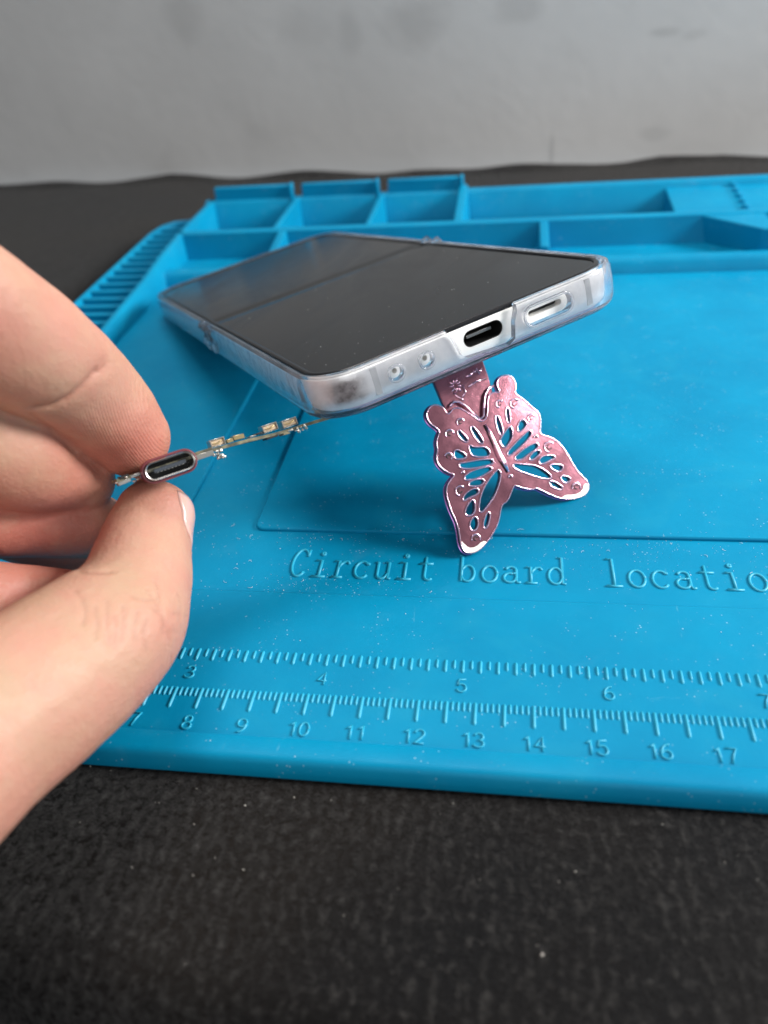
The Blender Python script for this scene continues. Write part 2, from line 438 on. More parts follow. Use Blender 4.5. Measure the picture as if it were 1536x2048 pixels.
# serif typewriter letters: cell 0..1 wide (advance 1), baseline 0, x height 1.05, ascender 1.8
CH = {
 'C': [arc(.5, .9, .40, .92, 42, 318, 18), [(.80, 1.35), (.82, 1.8)]],
 'i': [[(.22, 1.08), (.52, 1.08), (.52, 0)], [(.16, 0), (.86, 0)], arc(.5, 1.56, .07, .09, 0, 360, 8)],
 'r': [[(.12, 1.06), (.36, 1.06), (.36, 0)], [(.10, 0), (.66, 0)], [(.36, .62), (.46, .88), (.62, 1.05), (.80, 1.06), (.88, .90)]],
 'c': [arc(.5, .53, .36, .55, 38, 322, 14), [(.78, .86), (.80, .98)]],
 'u': [[(.08, 1.06), (.22, 1.06), (.22, .3)] + arc(.45, .28, .23, .29, 180, 330, 8) + [(.74, .3)], [(.58, 1.06), (.76, 1.06), (.76, 0), (.92, 0)]],
 't': [[(.42, 1.5), (.42, .28)] + arc(.62, .26, .20, .27, 180, 320, 7), [(.14, 1.06), (.80, 1.06)]],
 'b': [[(.05, 1.78), (.20, 1.78), (.20, 0)], arc(.50, .53, .32, .55, 160, -160, 16)],
 'o': [arc(.5, .53, .36, .55, 0, 360, 18)],
 'a': [arc(.46, .78, .26, .29, 160, 20, 7) + [(.72, .60), (.72, .12), (.80, 0), (.94, .02)], arc(.42, .31, .29, .31, 60, 330, 12) + [(.72, .30)], [(.52, .60), (.72, .62)]],
 'd': [[(.60, 1.78), (.78, 1.78), (.78, 0), (.94, 0)], arc(.46, .53, .33, .55, 20, 340, 16)],
 'l': [[(.24, 1.78), (.52, 1.78), (.52, 0)], [(.16, 0), (.88, 0)]],
 'n': [[(.06, 1.06), (.22, 1.06), (.22, 0)], [(.08, 0), (.38, 0)], [(.22, .7), (.34, .95), (.52, 1.07), (.68, .98), (.74, .75), (.74, 0)], [(.60, 0), (.90, 0)]],
}
def rod(bm, pts, z, w, h):
    tube(bm, [(x, y, z) for x, y in pts], w, 8, flat=h/w)
def letters():
    bm = bmesh.new()
    def put(ch, x0, y0, sx, sy, w, table, z):
        for st in table[ch]:
            p = []
            for a, b in zip(st, st[1:]):
                p.append(a)
            p.append(st[-1])
            rod(bm, [(x0 + sx*a, y0 + sy*b) for a, b in p], z, w, 0.03)
    for k, ch in enumerate('Circuit'): put(ch, 8.83 + 0.462*k, 3.175, .43, .475, .033, CH, -0.045)
    for k, ch in enumerate('board'): put(ch, 12.47 + 0.455*k, 3.175, .43, .45, .033, CH, -0.045)
    for k, ch in enumerate('location'): put(ch, 15.42 + 0.463*k, 3.16, .44, .46, .033, CH, -0.045)
    return bm
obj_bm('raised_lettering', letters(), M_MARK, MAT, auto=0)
def numerals():
    bm = bmesh.new()
    for k in range(3, 9):
        x = 2.552*k - 0.023
        for st in DIG[str(k)]: rod(bm, [(x - .09 + a*.30, 0.215 + b*.28) for a, b in st], 0.0, .02, .03)
    for k in range(6, 21):
        s = str(k); x = float(k) + (0 if k > 9 else -.02); w = .205
        x0 = x - w*len(s)/2 + .0
        for j, ch in enumerate(s):
            for st in DIG[ch]: rod(bm, [(x0 + j*w + a*.30, -0.93 + b*.28) for a, b in st], 0.0, .02, .03)
    return bm
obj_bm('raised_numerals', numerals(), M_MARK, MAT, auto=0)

# trays at the back
bm = bmesh.new()
profile_x(bm, [(19.85, -0.1), (20.05, 0.30), (20.15, 0.42), (20.35, 0.46), (20.6, 0.42), (20.9, 0.16), (22.6, 0.05), (22.6, -0.2), (19.85, -0.2)], -0.2, X1 - .3, 30)
obj_bm('front_tray_lip', bm, M_SIL, MAT, auto=50)
bm = bmesh.new()
profile_x(bm, [(22.55, -0.2), (22.78, 1.06), (22.86, 1.10), (23.12, 1.10), (23.2, 1.06), (23.4, -0.2)], -0.45, X1 - .3, 30)
obj_bm('tray_wall', bm, M_SIL, MAT, auto=50)
bm = bmesh.new()
profile_x(bm, [(26.9, -0.2), (27.2, 1.02), (27.3, 1.10), (27.62, 1.10), (27.7, 1.05), (27.85, Z_T+.02), (26.6, Z_T+.02)], -0.6, X1, 30)
obj_bm('tray_wall', bm, M_SIL, MAT, auto=50)
bm = bmesh.new()                                         # left wall, lower towards the front
rings = []
for y, z in ((2.9, .12), (6, .18), (10, .32), (14, .55), (18.6, .80), (20.6, .95), (22.9, 1.10), (27.65, 1.10)):
    xo = -0.35 if y > 20 else -0.28
    rings.append([bm.verts.new(c) for c in ((xo - .22, y, -.2), (xo - .14, y, z - .05), (xo - .08, y, z), (xo + .12, y, z), (xo + .18, y, z - .05), (xo + .24 + .04*z, y, -.2))])
for a, b in zip(rings, rings[1:]):
    for i in range(5): bm.faces.new((a[i], a[i+1], b[i+1], b[i]))
bm.faces.new(rings[0]); bm.faces.new(rings[-1][::-1]); bmesh.ops.recalc_face_normals(bm, faces=bm.faces)
obj_bm('tray_wall', bm, M_SIL, MAT, auto=50)
def divider(x, y0, y1, z0, z1, w=.24):
    bm = bmesh.new()
    v = []
    for y, z in ((y0, z0), (y1, z1)):
        v.append([bm.verts.new(c) for c in ((x - w/2 - .1, y, -.15), (x - w/2, y, z), (x + w/2, y, z), (x + w/2 + .1, y, -.15))])
    for i in range(3): bm.faces.new((v[0][i], v[0][i+1], v[1][i+1], v[1][i]))
    bm.faces.new(v[0]); bm.faces.new(v[1][::-1]); bmesh.ops.recalc_face_normals(bm, faces=bm.faces)
    obj_bm('tray_divider', bm, M_SIL, MAT, bevel=.05)
for x in (3.75, 7.65): divider(x, 23.05, 27.35, 1.09, 1.11)
divider(11.3, 23.05, 27.5, 1.09, 1.30, .34)
divider(4.15, 20.75, 22.8, .82, 1.07, .34)
divider(14.65, 20.75, 22.8, .78, 1.07, .34)
for a, b in ((-.15, 3.45), (3.98, 7.40), (7.92, 11.15)):
    bm = bmesh.new(); bx(bm, a, b, 27.32, 27.62, .8, 1.66, inset=.03)
    bx(bm, b - .02, b + .16, 27.18, 27.64, .8, 1.72, inset=.02)
    obj_bm('tray_backboard', bm, M_SIL, MAT, bevel=.06)
bm = bmesh.new()
bx(bm, 19.8, 33, 23.0, 27.3, -.2, .62, .86)
for k in range(5): bx(bm, 22.35, 22.6, 24.4 + .62*k, 24.65 + .62*k, .5, .86 + .04*k)
obj_bm('raised_shelf', bm, M_SIL, MAT, bevel=.05)
bm = bmesh.new(); prism(bm, [(20.35, 22.95), (22.30, 21.05), (22.75, 21.0), (22.75, 22.95)], -.1, 1.04)
obj_bm('corner_wedge', bm, M_SIL, MAT, bevel=.05)
# comb strip for holding tools
bm = bmesh.new()
prism(bm, [(-2.85, 1.0), (-.5, 1.0), (-.5, 25.9), (-.75, 26.6), (-1.25, 26.9), (-2.1, 26.8), (-2.6, 26.2), (-2.85, 25.0)], Z_T+.03, .16)
tube(bm, [(-2.66, 1.0, .22), (-2.66, 15, .24), (-2.66, 25.2, .26), (-2.45, 26.1, .28), (-2.0, 26.6, .3), (-1.3, 26.72, .3), (-.85, 26.45, .3)], .17, 10, flat=1.1)
for k in range(34):
    y = 1.6 + k * .73
    if y > 26: break
    bx(bm, -2.6, -.5, y, y + .30, .1, .40, inset=.04)
obj_bm('comb_strip', bm, M_SIL, MAT, bevel=.03)

# lint and dust lying on the mat: countless specks
def specks(name, pts, rmin, rmax, mat_, label, fibres=0):
    bm = bmesh.new()
    for p in random.sample(pts, fibres):
        a = random.uniform(0, 6.3); L = random.uniform(.04, .13); c = random.uniform(-2.5, 2.5)
        q = [p + Vector((L*t*math.cos(a + c*t), L*t*math.sin(a + c*t), .004 + .01*math.sin(3*t))) for t in (0, .25, .5, .75, 1)]
        tube(bm, q, .0028, 5)
    for p in pts:
        r = random.uniform(rmin, rmax) * (1.8 if random.random() < .08 else 1)
        M = Matrix.Translation(p) @ Euler([random.uniform(0, 6.3) for _ in range(3)]).to_matrix().to_4x4() @ Matrix.Diagonal((1, random.uniform(.4, 1), random.uniform(.3, .7), 1))
        bmesh.ops.create_icosphere(bm, subdivisions=1, radius=r, matrix=M)
    o = obj_bm(name, bm, mat_, auto=0); tag(o, label, kind='stuff'); return o
pts = []
for _ in range(480):
    c = random.random()
    if c < .45: x, y = random.uniform(5.5, 20), random.gauss(4.45, .25)
    elif c < .62: x, y = random.gauss(9.4, 1.2), random.gauss(3.0, .25)
    elif c < .85: x, y = random.uniform(5, 20), random.uniform(-.3, 12)
    else: x, y = random.uniform(14, 20), random.uniform(3.4, 4.6)
    z = -.05
    if y < 2.63: z = 0
    if x > 7.7 and 4.68 < y < 16.4: z = .03
    if x < 5.84 and y > 2.9: z = .05
    pts.append(Vector((x, y, z + .002)))
specks('mat_dust', pts, .004, .010, M_LINT, 'fine white dust scattered over the blue mat', 30)
pts = [Vector((p.x, p.y, table_z(p.x, p.y) + .01)) for p in
       [onz(u, v, Z_T) for u, v in ((906, 1606), (959, 1759), (1325, 1648), (393, 1577), (490, 1610), (311, 1604), (318, 1605), (588, 1594), (662, 1600), (487, 1739), (386, 1750), (1118, 1763), (222, 1541), (181, 1533), (160, 1645), (880, 1627))]]
pts += [Vector((x, y, table_z(x, y) + .012)) for x, y in [(random.uniform(5, 19), random.uniform(-4.8, -1.9)) for _ in range(16)]]
specks('crumbs', pts, .008, .018, M_CRUMB, 'pale crumbs on the black cloth in front of the mat')

# ------------------------------------------------------------------ folding phone and its clear case
PH_R = Euler((-0.2172, -0.0965, 0.6164), 'XYZ').to_matrix()
PH_O = Vector((10.0843, 3.4747, 4.4369))
PM = Matrix.Translation(PH_O) @ PH_R.to_4x4()
PW, HL, PL = 6.75, 8.4, 16.8
def P3(x, y, z): return PM @ Vector((x, y, z))
PHONE = empty('folding_phone', P3(PW/2, HL, -.72))
tag(PHONE, 'unfolded folding phone with a dark blank screen and silver frame, propped up inside clear case', 'phone')
CASE = empty('phone_case', P3(PW/2, HL, -.83))
tag(CASE, 'clear plastic phone case with a rose butterfly stand holding up the dark phone', 'phone case')

def rloop(o, z, r, n=10, x0=0, x1=PW, y0=0, y1=PL, sub=24):
    """rounded rectangle loop, offset o outside the glass outline"""
    R_ = max(r + o, .02); out = []
    X0, X1_, Y0, Y1 = x0 - o, x1 + o, y0 - o, y1 + o
    cs = ((X1_-R_, Y0+R_, -90), (X1_-R_, Y1-R_, 0), (X0+R_, Y1-R_, 90), (X0+R_, Y0+R_, 180))
    for i, (cx, cy, a0) in enumerate(cs):
        for k in range(n+1):
            a = math.radians(a0 + 90*k/n); out.append(Vector((cx + R_*math.cos(a), cy + R_*math.sin(a), z)))
        nx = cs[(i+1) % 4]; a = math.radians(a0 + 90)
        p = out[-1]; q = Vector((nx[0] + R_*math.cos(math.radians(nx[2])), nx[1] + R_*math.sin(math.radians(nx[2])), z))
        for k in range(1, sub): out.append(p.lerp(q, k/sub))
    return out
def crease(y): return -0.035 * math.exp(-((y - HL)/.28)**2)
def loft(rings, cap0=True, cap1=True, fold=True):
    bm = bmesh.new(); R = [[bm.verts.new(p) for p in r] for r in rings]; n_ = len(R[0])
    for a, b in zip(R, R[1:]):
        for i in range(n_): bm.faces.new((a[i], a[(i+1) % n_], b[(i+1) % n_], b[i]))
    if cap0: bm.faces.new(R[0][::-1])
    if cap1: bm.faces.new(R[-1])
    bmesh.ops.recalc_face_normals(bm, faces=bm.faces)
    return bm
CR = .82
# frame halves
def frame_half(y0, y1):
    prof = [(-.14, -.73), (-.02, -.71), (.04, -.64), (.065, -.5), (.065, -.2), (.04, -.09), (-.01, -.05), (-.2, -.05)]
    return loft([rloop(o, z, CR, y0=y0, y1=y1) for o, z in prof])
def bool_(o, cutters, op='DIFFERENCE'):
    for c in cutters:
        m = o.modifiers.new('b', 'BOOLEAN'); m.object = c; m.operation = op; m.solver = 'EXACT'
    bpy.context.view_layer.update()
    dg = bpy.context.evaluated_depsgraph_get()
    me = bpy.data.meshes.new_from_object(o.evaluated_get(dg)); old = o.data
    o.modifiers.clear(); o.data = me; bpy.data.meshes.remove(old)
def cutter(bm, M=None):
    o = obj_bm('cutter', bm, None, None, M, smooth=False); return o
def kill(objs):
    for o in objs:
        me = o.data; bpy.data.objects.remove(o, do_unlink=True); bpy.data.meshes.remove(me)
def pill(cx, cz, L, r, y0, y1, n=10, flare=0.0, y_fl=None):
    """slot shaped plug along y"""
    bm = bmesh.new(); rings = []
    for y, e in ((y0, flare), (y1, 0.0)):
        pts = []
        for k in range(n+1):
            a = math.radians(-90 + 180*k/n); pts.append((cx + L/2 - r + (r+e)*math.cos(a), cz + (r+e)*math.sin(a)))
        for k in range(n+1):
            a = math.radians(90 + 180*k/n); pts.append((cx - L/2 + r + (r+e)*math.cos(a), cz + (r+e)*math.sin(a)))
        rings.append([bm.verts.new((x, y, z)) for x, z in pts])
    m_ = len(rings[0])
    for i in range(m_): bm.faces.new((rings[0][i], rings[0][(i+1) % m_], rings[1][(i+1) % m_], rings[1][i]))
    bm.faces.new(rings[0][::-1]); bm.faces.new(rings[1]); bmesh.ops.recalc_face_normals(bm, faces=bm.faces)
    return bm
ZC = -.33
near = obj_bm('frame', frame_half(0, HL - .03), M_FRAME, PHONE, PM, auto=0)
cs = [cutter(pill(3.42, ZC, .90, .165, -.4, .7), PM), cutter(pill(4.88, ZC, .80, .06, -.4, .3), PM),
      cutter(pill(1.44, ZC, .10, .05, -.4, .3), PM), cutter(pill(2.10, ZC, .10, .05, -.4, .3), PM)]
bool_(near, cs); kill(cs)
near.data.polygons.foreach_set('use_smooth', [True]*len(near.data.polygons)); set_auto(near.data, 35)
far = obj_bm('frame', frame_half(HL + .03, PL), M_FRAME, PHONE, PM, auto=35)
M_BAND = mat('grey_antenna_band', (0.58, 0.58, 0.56), 0.5)
for x in (.95, 5.85):
    bm = bmesh.new(); bx(bm, x, x + .13, -.068, .0, -.62, -.11); obj_bm('antenna_band', bm, M_BAND, near, PM, bevel=.004)
# black bezel ring and one bending screen
def strip_loft(prof, r):
    return loft([[Vector((p.x, p.y, p.z + crease(p.y))) for p in rloop(o, z, r)] for o, z in prof], cap0=False, cap1=False)
bmz = strip_loft([(.0, -.10), (.012, -.05), (.012, .0), (-.01, .03), (-.075, .035), (-.10, .02), (-.10, -.06)], CR)
obj_bm('bezel', bmz, M_BEZEL, PHONE, PM, auto=0)
bm = bmesh.new()
NX, NY = 24, 90; ys = [-.0 + PL*k/NY for k in range(NY+1)]
ys = sorted(set(ys + [HL + d*.08 for d in range(-8, 9)]))
def xlim(y):
    o = -.09; r = CR - .09; Y0, Y1 = -o, PL + o
    d = 0
    if y < Y0 + r: d = r - math.sqrt(max(0, r*r - (Y0 + r - y)**2))
    if y > Y1 - r: d = r - math.sqrt(max(0, r*r - (y - Y1 + r)**2))
    return -o + d, PW + o - d
ys = sorted([.09 + (CR-.09)*(1-math.cos(math.radians(a))) for a in range(0, 91, 8)] + [y for y in ys if CR < y < PL - CR] + [PL - .09 - (CR-.09)*(1-math.cos(math.radians(a))) for a in range(0, 91, 8)])
rows = []
for y in ys:
    a, b = xlim(y); rows.append([bm.verts.new((a + (b-a)*k/NX, y, .0 + crease(y))) for k in range(NX+1)])
for a, b in zip(rows, rows[1:]):
    for k in range(NX): bm.faces.new((a[k], a[k+1], b[k+1], b[k]))
bmesh.ops.remove_doubles(bm, verts=bm.verts, dist=1e-5)
obj_bm('screen', bm, M_GLASS, PHONE, PM, auto=0)
bm = bmesh.new(); bx(bm, .3, PW-.3, HL-.5, HL+.5, -.64, -.1)
obj_bm('hinge', bm, M_FRAME, PHONE, PM, bevel=.05)
bm = bmesh.new(); prism(bm, rrect(.3, PW-.3, .06, HL-.6, .5), -.755, -.725); prism(bm, rrect(.5, PW-.5, HL+.6, PL-.4, .5), -.755, -.725)
obj_bm('back_panel', bm, M_BACKP, PHONE, PM)
# port interior, speaker and microphone holes
def slotring(L, r, y, n=10):
    out = []
    for a0, cx in ((-90, 3.42 + L/2 - r), (90, 3.42 - L/2 + r)):
        for k in range(n+1):
            a = math.radians(a0 + 180*k/n); out.append(Vector((cx + r*math.cos(a), y, ZC + r*math.sin(a))))
    return out
port = obj_bm('charging_port', loft([slotring(.895, .1625, .6), slotring(.895, .1625, -.05), slotring(.87, .15, -.052), slotring(.86, .145, -.02), slotring(.86, .145, .58)]), M_DARK, PHONE, PM, auto=35)
bm = loft([[Vector((p.x, y, p.z)) for p in [Vector((x, 0, z)) for x, z in ((3.42-.29, ZC-.035), (3.42+.29, ZC-.035), (3.42+.29, ZC+.035), (3.42-.29, ZC+.035))]] for y in (.10, .5)])
obj_bm('port_tongue', bm, M_STEEL, port, PM, bevel=.01)
obj_bm('speaker_slot', pill(4.88, ZC, .78, .055, .12, .2), M_DARK, PHONE, PM, auto=35)
for x in (1.44, 2.10): obj_bm('microphone_hole', pill(x, ZC, .1, .048, .12, .2), M_DARK, PHONE, PM, auto=35)

# clear case: a cup round the phone, cut open at the hinge, the port, the speaker and the two holes
co = [(-.9, -.86), (-.05, -.86), (.10, -.835), (.19, -.76), (.225, -.65), (.235, -.38), (.225, -.10), (.19, -.0), (.13, .035), (.07, .03), (.05, -.03), (.08, -.10), (.08, -.60), (.03, -.72), (-.10, -.765), (-.9, -.765)]
case_bm = loft([rloop(o_, z, CR, 12) for o_, z in co])
shell = obj_bm('case_tmp', case_bm, M_CASE, CASE, PM, smooth=False)
bmn = bmesh.new()                                        # notch for the charging port
pts = [(2.60, .3), (2.60, -.02), (2.68, -.12), (2.78, -.5), (2.90, -.60), (3.86, -.70), (4.0, -.62), (4.06, -.3), (4.16, -.1), (4.2, .3)]
a = [bmn.verts.new((x, -.6, z)) for x, z in pts]; b = [bmn.verts.new((x, .03, z)) for x, z in pts]
bmn.faces.new(a); bmn.faces.new(b[::-1])
for i in range(len(pts)): bmn.faces.new((a[i], a[(i+1) % len(pts)], b[(i+1) % len(pts)], b[i]))
bmesh.ops.recalc_face_normals(bmn, faces=bmn.faces)
slot = bmesh.new(); bx(slot, -1, PW+1, HL-.09, HL+.09, -2, 1)
cs = [cutter(bmn, PM), cutter(slot, PM), cutter(pill(4.86, ZC, 1.08, .17, -.4, .02, flare=.05), PM),
      cutter(pill(1.40, ZC, .28, .12, -.4, .02, flare=.03), PM), cutter(pill(2.06, ZC, .28, .12, -.4, .02, flare=.03), PM)]
bool_(shell, cs); kill(cs)
# split into the two shells
bmc = bmesh.new(); bmc.from_mesh(shell.data)
bmesh.ops.transform(bmc, matrix=(Matrix.Scale(S, 4) @ PM).inverted(), verts=bmc.verts)
for cond in (True, False):
    b2 = bmc.copy()
    bmesh.ops.delete(b2, geom=[v for v in b2.verts if (v.co.y > HL) == cond], context='VERTS')
    obj_bm('lower_shell' if cond else 'upper_shell', b2, M_CASE, CASE, PM, auto=28)
bmc.free(); kill([shell])
# thickened lugs of the case at the hinge, on both sides
for side in (-1, 1):
    xx = -.15 if side < 0 else PW + .15
    for yy in (HL - .32, HL + .32):
        bm = bmesh.new(); tube(bm, [(xx, yy, -.70), (xx + side*.07, yy, -.45), (xx + side*.06, yy, -.05), (xx, yy, .07)], [.12, .15, .15, .10], 12)
        obj_bm('hinge_lug', bm, M_CASE, CASE, PM, auto=50)
# raised rims of the holes in the case
for cx_, L_, r_ in ((4.86, 1.16, .20), (1.40, .32, .15), (2.06, .32, .15)):
    bm = bmesh.new(); pp = []
    for k in range(11):
        a_ = math.radians(-90 + 18*k); pp.append((cx_ + L_/2 - r_ + r_*math.cos(a_), -.235, ZC + r_*math.sin(a_)))
    for k in range(11):
        a_ = math.radians(90 + 18*k); pp.append((cx_ - L_/2 + r_ + r_*math.cos(a_), -.235, ZC + r_*math.sin(a_)))
    tube(bm, pp, .03, 8, closed=True, up=Vector((0, 1, 0)))
    obj_bm('hole_rim', bm, M_CASE, CASE, PM, auto=0)
# dirt that has crept between case and phone at the near corner
M_DIRT = bpy.data.materials.new('brown_grime'); M_DIRT.use_nodes = True; n = NT(M_DIRT)
n.b.inputs['Base Color'].default_value = (0.13, 0.075, 0.055, 1); n.b.inputs['Roughness'].default_value = .8
uvn = n.new('ShaderNodeAttribute', attribute_name='grime')
gr = n.math('MULTIPLY', n.g(n.noise(1800, 4, .8), .25, .6, .45, 1), uvn.outputs['Fac'])
n.l(gr, n.b.inputs['Alpha'])
rows = []
bm = bmesh.new()
for z in [-.62 + .05*k for k in range(11)]:
    row = []
    for k in range(15):
        a_ = math.radians(212 + 66*k/14); R_ = CR + .072
        row.append(bm.verts.new((CR + R_*math.cos(a_), CR + R_*math.sin(a_), z)))
    rows.append(row)
for a, b in zip(rows, rows[1:]):
    for k in range(14): bm.faces.new((a[k], a[k+1], b[k+1], b[k]))
go = obj_bm('grime', bm, M_DIRT, CASE, PM, auto=0)
ga = go.data.attributes.new('grime', 'FLOAT', 'POINT')
ga.data.foreach_set('value', [max(0, .9*math.sin(math.pi*(i % 15)/14)**1.5 * min(1, (i//15)/2, (10 - i//15)/2) * (.75 + .5*noise.noise(Vector(((i % 15)*.5, (i//15)*.4, 0))))) for i in range(11*15)])
# dust on the screen
pts = []
for u, v in ((904, 580), (927, 610), (976, 565), (909, 625), (858, 650), (779, 614), (1113, 548), (735, 617), (760, 683), (777, 614), (765, 684), (610, 728), (845, 645), (700, 665), (652, 730), (695, 728)):
    d = ray(u, v); nn = PH_R @ Vector((0, 0, 1)); t = (PH_O - CAM_LOC).dot(nn) / d.dot(nn); pts.append(CAM_LOC + d*t + nn*.006)
for _ in range(30): pts.append(P3(random.uniform(.3, 6.4), random.uniform(.2, 9)**1.0, .005))
o = specks('screen_dust', pts, .004, .010, M_LINT, 'tiny dust specks on the dark phone screen')

# ------------------------------------------------------------------ butterfly stand, leaning from the case to the mat
T1 = onz(945, 1107, .02); T2 = onz(1150, 1000, .05)
HP = P3(3.37, 2.0, -1.05)
SN = (T2 - T1).cross(HP - T1).normalized()
if SN.dot(CAM_LOC - T1) < 0: SN = -SN
SX = (PH_R @ Vector((1, 0, 0))); SX = (SX - SN*SX.dot(SN)).normalized(); SY = SN.cross(SX)
SO = T1 - SN * 0.0
SM = Matrix.Translation(SO) @ Matrix((SX, SY, SN)).transposed().to_4x4()
def cr7(x, y):               # from the traced detail to the stand's own plane (cm)
    u, v = 830 + x/4.1514, 720 + y/4.1514
    d = ray(u, v); t = (SO - CAM_LOC).dot(SN) / d.dot(SN); p = CAM_LOC + d*t - SO
    return (p.dot(SX), p.dot(SY))
OUT = [(285,440),(262,440),(245,400),(200,372),(150,368),(112,395),(90,440),(98,490),(130,535),(175,565),(203,592),(186,630),(172,690),(186,740),(172,800),(185,860),(228,912),(285,945),(328,952),(298,985),(266,1030),(255,1090),(270,1170),(300,1260),(345,1350),(365,1440),(375,1530),(402,1590),(450,1612),(510,1600),(562,1560),(620,1490),(670,1410),(700,1330),(715,1240),(727,1200),(760,1185),(792,1130),(815,1060),(832,1042),(870,1060),(930,1075),(975,1080),(1012,1065),(1060,1092),(1140,1130),(1220,1155),(1310,1160),(1400,1135),(1440,1090),(1450,1040),(1422,990),(1370,945),(1320,875),(1280,800),(1230,720),(1170,660),(1110,632),(1055,620),(1037,598),(1045,540),(1045,470),(1018,420),(960,378),(900,320),(842,285),(830,262),(842,210),(825,155),(782,124),(732,122),(690,150),(672,200),(690,240),(700,268),(660,262),(620,275),(598,330),(600,420),(588,485),(545,510),(490,468),(430,425),(360,388),(310,400)]
HOLES = [[(450,710),(500,735),(600,725),(625,795),(480,800),(455,745)],[(335,745),(400,775),(430,805),(345,820),(325,790)],
 [(360,865),(430,858),(560,832),(650,832),(640,858),(500,890),(390,897)],[(405,990),(430,952),(520,912),(620,892),(640,902),(560,955),(480,985)],
 [(440,1040),(470,1008),(560,992),(572,1010),(530,1040)],[(395,1170),(420,1115),(480,1075),(528,1078),(515,1108),(450,1132)],
 [(698,912),(708,960),(680,1060),(640,1150),(540,1278),(536,1200),(562,1090),(620,992),(670,932)],[(480,1158),(494,1200),(488,1265),(450,1288),(418,1278),(432,1220)],
 [(508,1302),(520,1360),(500,1408),(470,1408),(456,1370),(476,1322)],[(600,1272),(622,1268),(600,1375),(576,1395),(572,1350)],
 [(458,555),(490,562),(568,678),(545,692),(492,630)],[(352,592),(375,592),(438,662),(420,678),(372,640)],
 [(665,472),(690,468),(728,590),(714,622),(692,590)],[(755,402),(775,402),(788,515),(767,518)],
 [(790,552),(805,590),(800,650),(745,728),(716,692),(707,670),(750,602)],[(882,492),(928,520),(903,560),(862,598),(852,560)],
 [(960,582),(963,610),(928,660),(785,795),(767,772),(830,702),(890,642)],[(1022,692),(1008,730),(930,780),(880,823),(820,823),(882,762),(960,712)],
 [(1038,752),(1032,775),(970,828),(947,820),(986,767)],[(1170,802),(1130,820),(1060,858),(1028,850),(1046,812),(1100,797)],
 [(1112,872),(1180,872),(1232,882),(1200,922),(1160,913)],[(802,867),(900,872),(1010,882),(1090,932),(1138,973),(1080,983),(950,943),(850,908)],
 [(1207,967),(1268,972),(1292,990),(1250,1018),(1227,1000)],[(1112,1007),(1160,1017),(1228,1060),(1200,1072),(1132,1045)]]
def smooth_poly(pts, it=2):
    for _ in range(it):
        q = []
        for i, a in enumerate(pts):
            b = pts[(i+1) % len(pts)]
            q.append((a[0]*.75 + b[0]*.25, a[1]*.75 + b[1]*.25)); q.append((a[0]*.25 + b[0]*.75, a[1]*.25 + b[1]*.75))
        pts = q
    return pts
def plate(name, loops, thick, bevel, mat_, parent, M, z=0.0):
    cu = bpy.data.curves.new('c', 'CURVE'); cu.dimensions = '2D'; cu.fill_mode = 'BOTH'
    cu.extrude = (thick/2 - bevel)*S; cu.bevel_depth = bevel*S; cu.bevel_resolution = 2; cu.offset = -bevel*S
    for lp in loops:
        sp = cu.splines.new('POLY'); sp.points.add(len(lp)-1)
        for k, (x, y) in enumerate(lp): sp.points[k].co = (x*S, y*S, 0, 1)
        sp.use_cyclic_u = True
    co_ = bpy.data.objects.new('c', cu); col.objects.link(co_)
    bpy.context.view_layer.update(); dg = bpy.context.evaluated_depsgraph_get()
    me = bpy.data.meshes.new_from_object(co_.evaluated_get(dg)); bpy.data.objects.remove(co_, do_unlink=True)
    bm = bmesh.new(); bm.from_mesh(me); bpy.data.meshes.remove(me)
    bmesh.ops.remove_doubles(bm, verts=bm.verts, dist=1e-7)
    bmesh.ops.transform(bm, matrix=Matrix.Scale(1/S, 4), verts=bm.verts)
    bmesh.ops.translate(bm, vec=(0, 0, z), verts=bm.verts)
    o = obj_bm(name, bm, mat_, parent, M, auto=0)
    ax = (M.to_3x3() @ Vector((0, 0, 1)))
    for p_ in o.data.polygons:
        if abs(p_.normal.dot(ax)) > .99: p_.use_smooth = False
    set_auto(o.data, 50); return o
def shrink(lp, d):
    n_ = len(lp); out = []
    area_ = sum(lp[i][0]*lp[(i+1) % n_][1] - lp[(i+1) % n_][0]*lp[i][1] for i in range(n_)); sg = 1 if area_ > 0 else -1
    for i in range(n_):
        a, b = Vector(lp[i-1]), Vector(lp[(i+1) % n_]); t = (b - a); t = t.normalized() if t.length > 1e-9 else Vector((1, 0))
        out.append((lp[i][0] - t.y*sg*d*1.0, lp[i][1] + t.x*sg*d*1.0))
    return out
TH = .13
outp = smooth_poly([cr7(*p) for p in OUT], 2)
holes = [smooth_poly([cr7(*p) for p in h], 2) for h in HOLES]
# the traced outline lies on the front face, so the plate hangs behind it
STAND = plate('butterfly_stand', [outp] + [shrink(h, -.010) for h in holes], TH, .018, M_ROSE, CASE, SM, z=-TH/2)
def rim(loops, w, closed=True, z=0.0, name='relief_lines', mat_=None, parent=None, flat=1.0):
    bm = bmesh.new()
    for lp in loops: tube(bm, [(x, y, z) for x, y in lp], w, 8, closed=closed, flat=flat)
    return obj_bm(name, bm, mat_ or M_RIMR, parent or STAND, SM, auto=0)
rim([shrink(outp, .012)], .016, name='outer_edge', z=.002)
rim([shrink(h, -.022) for h in holes], .018, z=.005)
rim([outp], .022, name='back_edge', z=-TH+.02, mat_=M_VIOLET)
